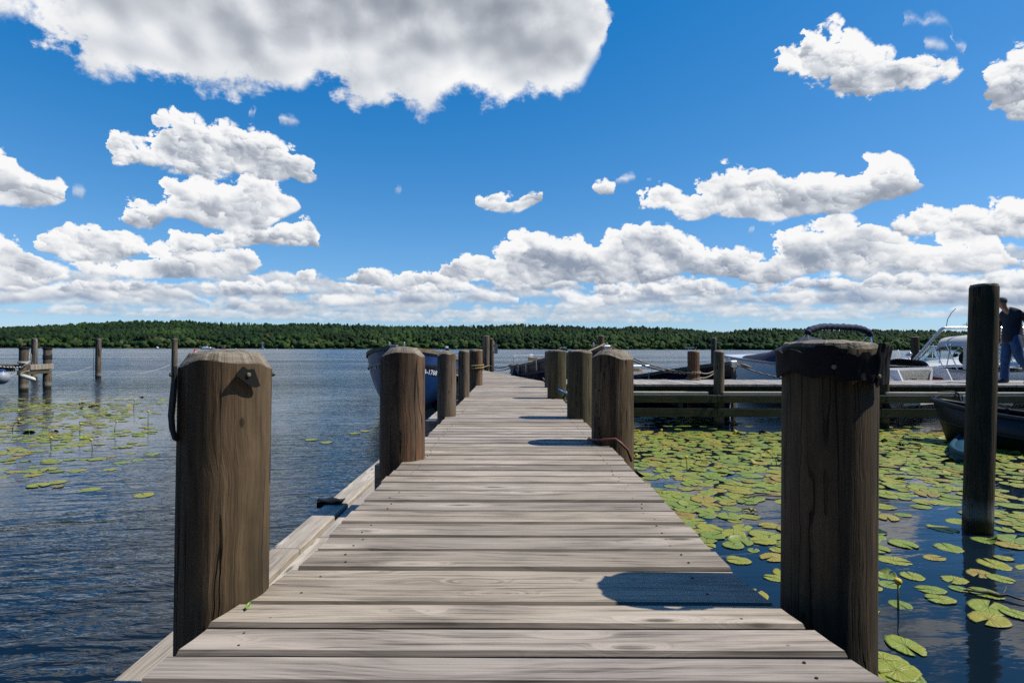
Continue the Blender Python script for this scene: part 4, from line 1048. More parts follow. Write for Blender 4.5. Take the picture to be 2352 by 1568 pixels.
        for sy in (-1, 1):
            mb = MB(); mb.tube([(ft, sy*ya, H.sheer(.6)-.02), (ft-.12, sy*(ya-.02), H.sheer(.6)+.12), (tp+.06, sy*(ya-.12), zt-.05), (tp, sy*(ya-.15), zt)], .042, 10); mb.build('arch_leg', M_WHITE, root, smooth=True)
        mb = MB(); mb.box((tp-.05, -ya+.15, zt-.03), (tp+.05, ya-.15, zt+.03), ch=.015); ar = mb.build('arch_bar', M_WHITE, root)
        mb = MB(); mb.tube([(tp, ya-.22, zt+.03), (tp, ya-.25, zt+.22), (tp-.02, ya-.33, zt+.38), (tp-.05, ya-.42, zt+.50)], .008, 6); mb.build('aerial', M_BLK, ar)
        mb = MB(); mb.box((tp-.06, -.08+.25, zt+.032), (tp+.06, .08+.25, zt+.17), ch=.02); mb.build('deck_lamp', M_CANVAS, ar)
        mb = MB(); mb.tube([(tp, .42, zt+.03), (tp, .42, zt+.15)], .006, 6); mb.box((tp-.03, .36, zt+.08), (tp+.03, .50, zt+.09)); mb.build('cleat_bar', M_BLK, ar)
        mb = MB(); mb.lathe([(.03, -.06), (.05, -.05), (.055, .05), (.03, .06)], (ft-.02, ya+.03, H.sheer(.6)+.30), 12, axis=0); mb.build('search_lamp', M_STEEL, root, smooth=True)
        # pulpit rail, red stripe
        for sy in (-1, 1):
            P = [H.pt(t, 1, sy) for t in (.62, .72, .82, .90, .97)]; up = [(x-.05, y*.95, z+.02+.26*min(1, i*.8)) for i, (x, y, z) in enumerate(P)]
            mb = MB(); mb.tube(up, .013, 8); mb.build('pulpit_rail', M_ALU, root)
            for i in (2, 3):
                mb = MB(); mb.tube([P[i], up[i]], .011, 8); mb.build('rail_post', M_ALU, root)
            mb = MB(); mb.grid(lambda a, c: tuple(Vector(H.pt(.05+.85*a, .62+.20*c, sy))+Vector((0, sy*.006, 0))), 26, 3); mb.build('red_stripe', M_RED, root, smooth=True)
        mb = MB(); mb.box((L*.20, -.36, .31), (L*.34, .36, .98), ch=.06); mb.build('seat', M_BLK, root)
        mb = MB(); mb.lathe([(.05, -.01), (.17, -.012), (.18, 0), (.17, .012), (.05, .01)], (L*.42, .25, zw+.10), 20, axis=0); mb.build('steering_wheel', M_BLK, root)
    place(root, bow, stern); return root, H
MB1, HM1 = motorboat('white motorboat under a navy canvas cover with a folded navy bimini, 1773 on its stern', (6.95, 17.6), (9.22, 13.25), 1.16, 1.03, 1.32, 'cover')
MB2, HM2 = motorboat('white motorboat with raked arch and cream canvas hood left of the tall dark post', (12.30, 17.6), (12.02, 12.95), 1.12, .94, 1.22, 'hood')
dup(MB2, (14.9, 14.0, 0), MB2.rotation_euler.z+radians(6), 'white motorboat with cream hood and struts behind the walking person')
# ---- black double-ended plastic boat and the blue one under it
def dinghy(name, label, L, B, ze, zm, m, bow, dirv, cat, seats=True, pw=.62):
    root = empty(name, (bow[0], bow[1], 0), atan2(dirv[1], dirv[0]), label, cat)
    def beam(t): return B*max(sin(pi*min(max(t, 0), 1)), 0)**pw
    def sh(t): return zm+(ze-zm)*abs(2*t-1)**2.4
    def pt(t, v, sy, ins=0.0):
        b = max(beam(t)-ins, 0); z0 = -.12+.10*abs(2*t-1)**3
        y = b*(1-(1-v)**2.4)**.55*(1-.26*max(0, (v-.60)/.40)**1.3); z = z0+(sh(t)-z0)*v
        x = L*t + (.10 if t < .5 else -.10)*(1-v)*abs(2*t-1)**4*2
        return (x, sy*y, z+(.03 if ins and v < .4 else 0))
    mb = MB()
    for sy in (-1, 1): mb.grid(lambda a, c: pt(a, c, sy), 40, 14)
    mb.build('hull', m, root, smooth=True)
    mb = MB()
    for sy in (-1, 1): mb.grid(lambda a, c: pt(.05+.9*a, .25+.72*c, sy, .05), 36, 10)
    for i in range(14):
        q0, q1 = .05+.9*i/14, .05+.9*(i+1)/14; a = pt(q0, .25, 1, .05); c = pt(q1, .25, 1, .05)
        mb.face([mb.vert(p) for p in (a, c, (c[0], -c[1], c[2]), (a[0], -a[1], a[2]))])
    mb.build('interior', m, root, smooth=True)
    mb = MB()
    for sy in (-1, 1): mb.tube([pt(i/40, 1, sy) for i in range(41)], .040, 10)
    mb.build('gunwale', m, root, smooth=True)
    mb = MB()
    for sy in (-1, 1): mb.tube([tuple(Vector(pt(i/40, .56, sy))+Vector((0, sy*.004, 0))) for i in range(41)], .018, 6)
    mb.build('chine_rib', m, root, smooth=True)
    if seats:
        for t_ in (.16, .5, .8):
            mb = MB(); x, y, z = pt(t_, .78, 1, .05); mb.box((x-.15, -y, z-.04), (x+.15, y, z), ch=.015); mb.build('thwart', m, root)
        for t_ in (.20, .45, .70):
            for sy in (-1, 1):
                x, y, z = pt(t_, 1, sy); mb = MB(); mb.box((x-.05, y-.03, z-.10), (x+.05, y+.03, z+.04), ch=.01); mb.build('rowlock', m, root)
        mb = MB(); mb.tube([(.05, 0, ze-.02), (.02, .02, ze+.05), (-.12, .35, .66), (-.10, .6, .70), (-.02, .8, .70)], .014, 6); mb.build('painter_line', M_ROPE_K, root)
    else:
        mb = MB(); mb.grid(lambda a, c: (pt(a, 1, 1)[0], pt(a, 1, 1)[1]*(2*c-1), pt(a, 1, 1)[2]+.05*(1-(2*c-1)**2)*sin(pi*a)), 30, 9); mb.build('deck', m, root, smooth=True)
    return root
dinghy('rowing_boat', 'black plastic rowing boat with raised ends tied in front of the side dock', 4.3, .78, .66, .47, M_BLK, (7.10, 9.62), (.56, -.83), 'rowing boat')
dinghy('kayak', 'pale blue kayak nose poking out left of the tall post beneath the black boat', 2.2, .20, .14, .08, plain('faded blue plastic', (.010, .060, .090), .7, var=.2, spec=.2), (5.92, 7.40), (.60, .80), 'kayak', seats=False, pw=1.15)
# ------------------------------------------------------------------ water lilies
def project(x, y, z):
    d = Vector((x, y, z-CAM_Z)); q = d.dot(F_)
    if q < .2: return None
    return 1176+FOC*d.dot(R_)/q, 784-FOC*d.dot(U_)/q
pm, n, b = mat('lily leaf')
tc = n.new('ShaderNodeTexCoord').outputs['Object']
oi = n.new('ShaderNodeObjectInfo').outputs['Random']; sd_ = n.new('ShaderNodeAttribute', attribute_name='seed').outputs['Fac']
q = n.m('FRACT', n.add(oi, sd_))
x, y, z = n.sep(tc)[:3]
wp = n.new('ShaderNodeNewGeometry').outputs['Position']
sp = n.noise(wp, 9.0, 5, .65); sp2 = n.noise(wp, 30.0, 4, .6)
col = n.ramp(q, [(0, (.135, .205, .030)), (.25, (.185, .255, .028)), (.5, (.235, .270, .024)), (.78, (.26, .262, .026)), (.93, (.29, .225, .03)), (1.0, (.20, .12, .03))])
col = n.mix(n.rng(sp, .46, .62, 0, n.rng(q, .1, .9, .30, .75)), col, (.30, .255, .040))
col = n.mix(n.rng(sp, .66, .76, 0, n.rng(q, .2, .9, .15, .7)), col, (.15, .085, .03))
col = n.mix(n.rng(sp2, .66, .72, 0, .6), col, (.06, .045, .02))
rim = n.new('ShaderNodeAttribute', attribute_name='rim').outputs['Fac']
col = n.mix(n.mul(n.rng(rim, .86, 1.0), n.rng(sp2, .42, .6, 0, .75)), col, (.16, .10, .035))
n.put(b.inputs['Base Color'], col); n.put(b.inputs['Roughness'], n.rng(sp2, .3, .7, .38, .58)); b.inputs['Specular IOR Level'].default_value = .4
vein = n.new('ShaderNodeAttribute', attribute_name='vein').outputs['Fac']
n.put(b.inputs['Normal'], n.bump(n.add(n.mul(vein, .6), n.mul(sp2, .9)), .8, .010))
under = pm
def pad_mesh(seed, curl=0.0, torn=.0):
    r = random.Random(seed*17+3); v = []; f = []; rim = []; vein = []
    na, nr = 40, 6; notch = r.uniform(.10, .22); asp = r.uniform(.78, .92); ph = [r.uniform(0, 6) for _ in range(5)]
    ca, cp = r.uniform(0, 6.28), curl
    def top(a, fr):
        R = 1+.03*sin(3*a+ph[0])+.02*sin(7*a+ph[1])+torn*.10*max(0, mnoise.noise((cos(a)*4+seed, sin(a)*4, 2)))-torn*.22*max(0, mnoise.noise((cos(a)*7+seed, sin(a)*7, 9))-.15)
        x, y = cos(a)*R*fr-.0, sin(a)*R*fr*asp
        z = .010+.012*fr*fr*sin(2*a+ph[2])+.015*fr**3*mnoise.noise((x*2+seed, y*2, 0))*2
        if cp:
            dd = x*cos(ca)+y*sin(ca)
            if dd > .35: z += cp*(dd-.35)**1.5*1.6; k = cp*(dd-.35)*.5; x -= cos(ca)*k*(dd-.35); y -= sin(ca)*k*(dd-.35)
        return x, y, z
    ang = [notch+(2*pi-2*notch)*i/(na-1) for i in range(na)]
    for i in range(na):
        for j in range(nr+1):
            fr = .03+.97*j/nr; a = pi+(ang[i]-pi)*(1-.0*fr); x, y, z = top(a, fr)
            v.append((x, y, z)); rim.append(fr); vein.append(abs(sin(a*9+ph[3]))*(1-.4*fr))
    top_n = len(v)
    for i in range(na): 
        x, y, z = v[i*(nr+1)+nr]; v.append((x*.995, y*.995, z-.012)); rim.append(1.0); vein.append(0)
    for i in range(na-1):
        for j in range(nr):
            p = i*(nr+1)+j; f.append((p, p+nr+1, p+nr+2, p+1))
        p = i*(nr+1)+nr; f.append((p, p+nr+1, top_n+i+1, top_n+i))
    # closed underside so that the leaf has a body
    c = len(v); v.append((0, 0, -.004)); rim.append(0); vein.append(0)
    for i in range(na-1): f.append((top_n+i, top_n+i+1, c))
    return v, f, rim, vein
PADS = [pad_mesh(i, torn=(.5 if i % 2 else 1.3)) for i in range(12)] + [pad_mesh(40+i, curl=.22+.12*i, torn=.4) for i in range(4)]
PME = []
for i, (v, f, rim, vein) in enumerate(PADS):
    me = bpy.data.meshes.new('lily_pad'); me.from_pydata(v, [], f); me.materials.append(pm)
    a_ = me.attributes.new('rim', 'FLOAT', 'POINT'); a_.data.foreach_set('value', rim)
    a_ = me.attributes.new('vein', 'FLOAT', 'POINT'); a_.data.foreach_set('value', vein)
    me.polygons.foreach_set('use_smooth', [True]*len(f)); PME.append(me)
rl = random.Random(5); pads = []
def blocked(x, y):
    if abs(x) < 1.3 and y < 12.2: return True
    for (a, c, r_) in ((T1p.x-.03, 4.72, .12), (.9, 1.62, .2), (.75, 4.15, .2)):
        if (x-a)**2+(y-c)**2 < r_*r_: return True
    return False
def dens(px, py, x, y):
    nn = mnoise.noise((x*.9, y*.9, 1.7))+.5*mnoise.noise((x*2.3, y*2.3, 4))
    if x > 0:
        if y > 10.35: return .30 if (y < 13 and nn > .1 and x > 2.2) else 0
        if py < 985: return .22 if nn > .15 else 0
        if py < 1100: k = 1.15
        elif py < 1190: k = .82
        elif py < 1265: k = .55
        elif py < 1340: k = .22
        else: k = .40 if px > 1990 else .12
        if px < 1560 and py > 1180: k *= .9
        return k*(.62+1.25*nn) if py > 1100 else k*(.85+.45*nn)
    if px > 405 or py > 1150: return 0
    if py < 925: return .05
    k = .62 if py < 1040 else (.26 if py < 1085 else .13)
    k *= max(0, min(1, (400-px)/230)) if py > 960 else max(.25, min(1, (430-px)/200))
    return k*(.62+1.3*nn)
grid_ = {}
def ok(x, y, r_):
    cx, cy = int(x/.5), int(y/.5)
    for i in range(cx-1, cx+2):
        for j in range(cy-1, cy+2):
            for (a, c, q) in grid_.get((i, j), ()):
                if (a-x)**2+(c-y)**2 < ((q+r_)*.60)**2: return False
    return True
def try_pad(x, y, r_, force=False):
    if blocked(x, y): return
    if not force and not ok(x, y, r_): return
    grid_.setdefault((int(x/.5), int(y/.5)), []).append((x, y, r_)); pads.append((x, y, r_))
for k in range(60000):
    if rl.random() < .55: x, y = rl.uniform(.9, 10.5), rl.uniform(2.2, 12.8)
    else: x, y = rl.uniform(-16, -2.6), rl.uniform(5.3, 17.5)
    pr = project(x, y, 0)
    if pr is None or not (-60 < pr[0] < 2420): continue
    if rl.random() < dens(pr[0], pr[1], x, y)*.5:
        r_ = rl.triangular(.055, .155, .10)*((1.0 if y > 4.5 else .82) if x > 0 else .85)
        try_pad(x, y, r_)
for (px, py) in ((715, 1010), (748, 1016), (815, 995), (840, 990), (330, 1137), (205, 1124), (130, 1108), (2030, 1515), (2075, 1560), (2010, 1540)):
    p = atz(px, py, 0); try_pad(p.x, p.y, .105, True)
def size_of(p): return p[2]**2/(p[1]**3)
vis = [p for p in pads if (lambda q: q and -20 < q[0] < 2372 and q[1] < 1600)(project(p[0], p[1], 0))]
vis.sort(key=size_of, reverse=True)
solo, rest = vis[:296], vis[296:]
GL = 'lily pads floating among many others on the water'
for i, (x, y, r_) in enumerate(solo):
    k = rl.randrange(12) if rl.random() > .06 else 12+rl.randrange(4)
    o = bpy.data.objects.new('lily_pad', PME[k]); COL.objects.link(o)
    o.location = (x, y, .001+.0018*(i % 4)); o.scale = (r_, r_, r_*.9 if k < 12 else r_); o.rotation_euler = (rl.uniform(-.02, .02), rl.uniform(-.02, .02), rl.uniform(0, 6.28))
    if x > 0: tag(o, 'green and yellow notched lily pad floating in the cove right of the jetty' if k < 12 else 'lily pad with one edge curled up in the cove right of the jetty', 'lily pad', GL+(' of the cove' if k < 12 else ', curled'))
    else: tag(o, 'green notched lily pad floating in the open patch left of the jetty' if k < 12 else 'lily pad with a curled up edge in the patch left of the jetty', 'lily pad', GL+(' of the open patch' if k < 12 else ', curled, left'))
mb = MB(); rim_, vein_ = [], []
for i, (x, y, r_) in enumerate(rest):
    v, f, rim, vein = PADS[rl.randrange(12) if rl.random() > .1 else 12+rl.randrange(4)]
    a = rl.uniform(0, 6.28); c, s_ = cos(a)*r_, sin(a)*r_; base_ = len(mb.v); mb.ca = rl.random()
    for p in v: mb.v.append((x+p[0]*c-p[1]*s_, y+p[0]*s_+p[1]*c, p[2]*r_+.001+.0018*(i % 4)))
    for q in f: mb.face([base_+j for j in q])
    rim_ += rim; vein_ += vein
o = mb.build('lily_pads', pm, smooth=True, fix=False)
a_ = o.data.attributes.new('rim', 'FLOAT', 'POINT'); a_.data.foreach_set('value', rim_)
a_ = o.data.attributes.new('vein', 'FLOAT', 'POINT'); a_.data.foreach_set('value', vein_)
tag(o, 'smaller farther lily pads covering the water in dense mats', 'lily pads', kind='stuff')
print('PADS', len(solo), len(rest), 'right', sum(1 for p in vis if p[0] > 0))
# yellow buds on stalks standing out of the water
M_STALK = plain('green stalk', (.10, .13, .03), .5); M_BUD = plain('yellow bud', (.62, .42, .02), .5, var=.2, scale=60)
def bud(px, py, h, lx, label, open_=True):
    p = atz(px, py, 0); root = empty('water_lily', (p.x, p.y, 0), 0, label, 'flower')
    mb = MB(); mb.tube([(0, 0, -.05), (lx*.2, 0, h*.5), (lx, 0, h)], [.006, .005, .0045], 7); mb.build('stalk', M_STALK, root, smooth=True)
    if open_:
        mb = MB(); mb.lathe([(.006, -.008), (.016, .0), (.021, .012), (.019, .024), (.010, .031), (.004, .028)], (lx, 0, h), 12); mb.build('bud', M_BUD, root, smooth=True)
for px, py, h, lx, lb in ((1536, 1010, .15, -.12, 'yellow bud on a leaning stalk above the farthest pads of the cove'),
        (1436, 1070, .13, .14, 'yellow bud leaning over the pads just beyond the broad brown post'), (1786, 1070, .17, -.12, 'yellow bud leaning left beside the torn rubber post'),
        (1578, 1078, .14, -.01, 'bare upright stalk with small bud in mid cove'), (2063, 1400, .15, .0, 'dark upright bud stalk near the foot of the torn rubber post'),
        (2110, 1040, .10, .04, 'yellow bud among pads between the torn rubber post and the tall post'),
        (183, 1000, .19, .01, 'yellow bud on a straight stalk in the left pads'), (263, 992, .18, .03, 'pale stalk with yellow bud at the right of the left pads'),
        (53, 960, .15, -.10, 'yellow bud leaning in the farthest left pads'), (307, 940, .22, .02, 'small bud on a stalk close to the lone posts'),
        (27, 990, .20, .12, 'dark leaning stalk with bud at the left frame edge'), (117, 1025, .12, .0, 'short bud stalk in the middle of the left pads'), (340, 975, .25, .0, 'tall thin bud stalk left of the thick front post'), (212, 1032, .13, -.02, 'short bud stalk at the near side of the left pads')):
    bud(px, py, h, lx, lb)
# ------------------------------------------------------------------ rubber, ropes, hoses, left walkway, sign, person, far boats
def flap(outline, th=.008, bend=None, parent=None, name='rubber_flap', bolt=None, m=None):
    pass
def curved_strip(root, r, z0, z1, a0, a1, seed, off=.006, name='rubber_flap', flare=0.0, th=.007, jag=.02, n_a=40, cx=0.0, cy=0.0):
    """a strip of rubber wrapped round a post from angle a0 to a1, torn along its edges"""
    mb = MB(); nz_ = 7; ids = []
    for layer in (0, 1):
        g = []
        for i in range(n_a):
            t = i/(n_a-1); a = a0+(a1-a0)*t; row = []
            e0 = z0+jag*mnoise.noise((t*3+seed, 1, 0))*1.2+jag*.35*mnoise.noise((t*11+seed, 1, 0)); e1 = min(z1+jag*mnoise.noise((t*4+seed, 5, 0))*1.5+jag*.5*mnoise.noise((t*10+seed, 5, 0)), z1+jag*.5)
            for j in range(nz_):
                f = j/(nz_-1); z = e0+(e1-e0)*f
                rr_ = r+off+flare*(f**2)+.006*mnoise.noise((t*5+seed, f*2, 3))+layer*th+flare*.6*max(0, mnoise.noise((t*4+seed, 0, 8)))*(1-f)
                row.append(mb.vert((cx+rr_*cos(a), cy+rr_*sin(a), z)))
            g.append(row)
        ids.append(g)
    A, B = ids
    for i in range(n_a-1):
        for j in range(nz_-1): mb.face((A[i][j], A[i][j+1], A[i+1][j+1], A[i+1][j])); mb.face((B[i][j], B[i+1][j], B[i+1][j+1], B[i][j+1]))
    for i in range(n_a-1):
        for j in (0, nz_-1): mb.face((A[i][j], A[i+1][j], B[i+1][j], B[i][j]))
    for j in range(nz_-1):
        for i in (0, n_a-1): mb.face((A[i][j], B[i][j], B[i][j+1], A[i][j+1]))
    return mb.build(name, M_RUBBER, root, smooth=True, angle=45)
def bolt_on(root, r, a, z, parent=None, rad=.011, out=.016, m=None):
    mb = MB(); mb.lathe([(rad*1.0, 0), (rad, out*.7), (rad*.6, out), (rad*.1, out)], (0, 0, 0), 12, axis=0)
    o = mb.build('bolt', m or M_BRASS, parent or root, smooth=True, angle=40)
    o.data.transform(Matrix.Translation((r*cos(a), r*sin(a), z)) @ Matrix.Rotation(a, 4, 'Z')); return o
# left front post: small tab near the top right, long hanging flap on its left
aC = atan2(-L1.location.y, -L1.location.x)              # towards the viewer
mb = MB()
tabz = z1-.058; a_t = aC+.42
def on_post(a, z, o_=0.0): return ((r1*1.02+o_)*cos(a), (r1*1.02+o_)*sin(a), z)
poly = [(-.060, .004), (-.022, .046), (.000, .030), (.030, .034), (.062, -.052), (.040, -.060), (.012, -.052)]
tn_ = Vector((-sin(a_t), cos(a_t), 0)); rn_ = Vector((cos(a_t), sin(a_t), 0))
mb.prism([(x*.54, y*.54) for x, y in poly], Vector(on_post(a_t, tabz, .010)), tn_, Vector((0, 0, 1)), rn_+Vector((0, 0, 0)), .007)
tab = mb.build('rubber_tab', M_RUBBER, L1); bolt_on(L1, r1*1.02+.016, a_t+.0, tabz+.003, tab, .0058, .007)
a_l = aC-1.30
mb = MB()
st_ = [(-.012, -.002), (.03, .000), (.075, .004), (.12, .007), (.155, .004), (.185, -.004)]
ids = []
for (dz_, o_), w_ in zip(st_, (.008, .018, .022, .020, .020, .018)):
    ids.append([on_post(a_l-w_/r1, z1-.045-dz_, o_+.004), on_post(a_l+w_/r1, z1-.045-dz_, o_+.004), on_post(a_l+w_/r1, z1-.045-dz_, o_+.011), on_post(a_l-w_/r1, z1-.045-dz_, o_+.011)])
vi = [[mb.vert(p) for p in q] for q in ids]
for q in range(len(vi)-1):
    for j in range(4): mb.face((vi[q][j], vi[q][(j+1) % 4], vi[q+1][(j+1) % 4], vi[q+1][j]))
mb.face(vi[0][::-1]); mb.face(vi[-1])
lf_ = mb.build('rubber_flap', M_RUBBER, L1, smooth=True, angle=50); bolt_on(L1, r1*1.02+.012, a_l, z1-.055, lf_, .006, .006)
bolt_on(L1, r1*1.0, aC+1.50, z1-.060, None, .006, .014, M_DARKSTEEL)
# right front post: torn collar
aR = atan2(-R1.location.y, -R1.location.x)
cxy = (.008*(zr1-DECK), 0)
c1 = curved_strip(R1, rr1, zr1-.088, zr1-.016, aR-1.75, aR+.18, 1, flare=.006, jag=.022, cx=cxy[0])
c2 = curved_strip(R1, rr1, zr1-.098, zr1-.030, aR+.10, aR+.95, 7, off=.012, flare=.003, jag=.014, cx=cxy[0])
c3 = curved_strip(R1, rr1, zr1-.108, zr1-.006, aR+.86, aR+1.28, 4, off=.016, flare=.010, jag=.014, n_a=16, cx=cxy[0])
c4 = curved_strip(R1, rr1, zr1-.080, zr1-.016, aR+1.35, aR+2.2, 9, off=.010, flare=.006, jag=.008, cx=cxy[0])
bolt_on(R1, rr1+.024, aR+.93, zr1-.087, c3, .0062, .006); bolt_on(R1, rr1+.014, aR+.12, zr1-.062, c1, .0062, .006)
# ropes -------------------------------------------------------------
def sag(p, q, drop, n_=22):
    p, q = Vector(p), Vector(q); return [p.lerp(q, i/n_)-Vector((0, 0, drop*4*(i/n_)*(1-i/n_))) for i in range(n_+1)]
def coil(c, r, z, turns, dz, n_=26, ph=0.0): return [(c[0]+r*cos(ph+2*pi*i/n_), c[1]+r*sin(ph+2*pi*i/n_), z+dz*i/n_) for i in range(int(n_*turns)+1)]
def rope(label, pts, r, m=None, name='mooring_rope', cat='rope', group=None):
    mb = MB(); pts = [Vector(p) for p in pts]; c = pts[0].copy(); mb.tube([p-c for p in pts], r, 8)
    o = mb.build(name, m or M_ROPE, smooth=True, loc=c); return tag(o, label, cat, group)
bow2 = B2.matrix_basis @ Vector((H2.L-.2, 0, H2.zb+.05)); bow4 = B4.matrix_basis @ Vector((H4.L+.05, 0, H4.zb+.03))
pc1 = P1.location
for k, (dz_, lb) in enumerate(((0, 'upper of two tan ropes from the raised bow down to the orange brown post'), (-.05, 'lower of two tan ropes sagging from the raised bow to the orange brown post'))):
    a_ = bow2+Vector((.25, .05, dz_)); e_ = Vector((pc1.x-rP1-.01, pc1.y, .985+dz_*.4)); rope(lb, sag(a_, e_, .12+.03*k), .016)
rope('tan rope wound round the orange brown post on the side dock', coil(pc1, rP1+.016, .955, 2.2, .022), .014)
rope('tan rope lying round the foot of the orange brown post', coil(pc1, rP1+.02, DECK+.018, 1.6, .012), .014)
for dz_, lb in ((.985, 'upper tan rope rising from the orange brown post to the sharp raised bow'), (.87, 'lower tan rope rising from the orange brown post foot to the sharp raised bow')):
    rope(lb, sag(Vector((pc1.x+rP1+.01, pc1.y, dz_)), bow4+Vector((-.35, -.1, -.14+(dz_-.985)*.3)), .07), .014)
e4 = aty(1800, 868, 12.9); rope('tan rope with a knot running right from the sharp raised bow', sag(bow4, e4, .05), .015)
k4 = bow4.lerp(e4, .28); rope('bulky knot in the rope right of the sharp bow', [k4+Vector((-.12, 0, .05)), k4+Vector((-.04, 0, .03)), k4+Vector((.05, 0, .0)), k4+Vector((.14, 0, -.03))], [.018, .034, .032, .016], name='rope_knot')
k2 = B2.matrix_basis @ Vector((H2.L-.3, .16, H2.zb+.10)); rope('tan rope looped over the left of the raised bow behind the mossy posts', sag(k2, aty(1325, 815, 11.6), .02), .018)
rope('two turns of tan rope round the thick post at the jetty bend', coil(L5.location, r5+.016, aty(1090, 849, 10.6).z, 2.1, .045), .013, M_ROPE_Y)
e6 = Vector((L6.location.x+r6, L6.location.y-.05, DECK+.10)); st2 = B2.matrix_basis @ Vector((.1, -.6, H2.sheer(0)+.06))
rope('mooring line from the tall end post across to the stern of the dark workboat', sag(e6, st2, .10), .016)
rope('second lower mooring line from the jetty end to the stern of the dark workboat', sag(e6+Vector((-.1, .1, -.07)), st2+Vector((.05, -.1, -.08)), .12), .014)
rope('end of rope lying from the end post on the jetty', sag(e6+Vector((-.35, -.9, -.085)), e6, .0), .016, M_ROPE_Y)
# hoses at the right hand posts
r2c = R2.location
pts = [Vector((r2c.x+.176*cos(a), r2c.y+.176*sin(a), DECK+.014+.004*i)) for i, a in enumerate([pi-.5+i*.2 for i in range(11)])]+[Vector((r2c.x+.02, r2c.y-.20, DECK+.03)), Vector((r2c.x+.07, r2c.y-.195, DECK-.02)), Vector((r2c.x+.10, r2c.y-.18, DECK-.10))]
rope('red brown hose bent round the foot of the broad brown post', pts, .009, M_HOSE_R, 'hose', 'hose')
r4c = R4.location
rope('red brown end of the hose lying on the jetty edge by the mossy green post', [aty(1247, 862, 9.0)*1+Vector((0, 0, 0)) if False else atz(1247, 868, DECK+.015), atz(1258, 880, DECK+.02), atz(1268, 889, DECK+.02), atz(1275, 893, DECK+.012)], .016, M_HOSE_R, 'hose', 'hose')
rope('bright blue hose slung against the mossy green brown post', [atz(1271, 889, DECK+.02), aty(1280, 893, 7.75), aty(1290, 898, 7.64), aty(1300.5, 903.5, 7.70), aty(1303, 903, 7.9)], .014, M_HOSE_B, 'hose', 'hose')
# black rubber pad lying on the fender timbers
t = atz(782, 1150, .51)
mb = MB(); mb.grid(lambda a, c: (-.14+.15*a, -.05+.10*c, .010+.005*sin(9*a+4*c)), 10, 6); mb.box((-.15, -.045, -.03), (-.01, .045, .006)); o = mb.build('rubber_pad', M_RUBBER, loc=(-1.10, t.y, .505)); tag(o, 'black rubber pad lying across the left fender timbers', 'rubber pad')
mb = MB(); mb.tube([(0, 0, 0), (-.02, .01, .012), (-.035, .02, .0), (-.03, .03, -.02)], .006, 6); mb.build('cord', M_ROPE_K, o).location = (-.13, .0, .004)
for lb, (qx, qy), ang_, L_ in (('dark brown twig floating among the pads mid cove', (1745, 1143), .25, .42), ('short curled brown twig on open water in the cove', (1722, 1176), -.6, .14), ('thin brown twig floating by the foot of the tall post', (2285, 1372), -.45, .30)):
    p = atz(qx, qy, 0); mb = MB(); rt = random.Random(qx)
    mb.tube([(L_*(i/7-.5), .03*rt.uniform(-1, 1), .012+.012*rt.random()) for i in range(8)], [.004+.006*sin(pi*i/7) for i in range(8)], 7)
    mb.tube([(L_*.1, 0, .015), (L_*.2, .05, .03), (L_*.26, .09, .045)], .004, 6)
    o = mb.build('twig', plain('wet brown twig', (.06, .04, .025), .6, var=.4), smooth=True, loc=(p.x, p.y, .002)); o.rotation_euler = (0, 0, ang_); tag(o, lb, 'twig')
# tiny leaf on the planks
p = atz(570, 1400, DECK)
mb = MB(); mb.grid(lambda a, c: ((a-.5)*.012*sin(pi*min(max(c, .04), .97)), (c-.5)*.024, .003+.006*abs(a-.5)+.009*c), 7, 9); o = mb.build('leaf', plain('fresh leaf', (.16, .30, .03), .4), smooth=True, loc=(p.x, p.y, DECK+.002)); o.modifiers.new('thick', 'SOLIDIFY').thickness = .0012; tag(o, 'small fresh green leaf standing on the planks near the left front post', 'leaf')
# sign on a thin pole at the jetty end
Ys = 18.6; p = aty(1133.5, 849, Ys)
sg = empty('sign', (p.x, Ys, 0), 0, 'blank grey sign plate on a thin rusty pole at the jetty end', 'sign')
mb = MB(); mb.tube([(0, 0, -.5), (0, 0, aty(1133, 782, Ys).z)], .020, 10); mb.build('pole', plain('rusty pole', (.15, .10, .07), .7), sg, smooth=True)
zt, zb_ = aty(1140, 789.5, Ys).z, aty(1140, 811.5, Ys).z
mb = MB(); mb.box((.025, -.012, zb_), (.135, .0, zt)); mb.build('plate', plain('grey sign metal', (.26, .28, .30), .45, .3), sg)
for z_ in (zt-.03, zb_+.07):
    mb = MB(); mb.box((-.024, -.024, z_-.012), (.05, .024, z_+.012)); mb.build('clamp', M_STEEL, sg)
# pale plate on the side dock's front beam, black line over the ledge
p = aty(2218, 917, YB-.07); mb = MB(); mb.box((-.05, -.012, -.075), (.05, 0, .075), ch=.004); o = mb.build('plate', plain('pale blue plate', (.34, .42, .47), .5), loc=(p.x, YB-.064, p.z)); tag(o, 'small pale blue plate fixed to the front beam behind the tall post', 'plate')
pp_ = aty(2190, 903, YB); rope('black mooring line looped over the ledge by the black rowing boat', [pp_+Vector((-.25, .05, .02)), pp_+Vector((0, .03, .03)), pp_+Vector((.04, -.08, .0)), pp_+Vector((.05, -.10, -.12)), pp_+Vector((.0, -.3, -.26))], .02, M_ROPE_K)
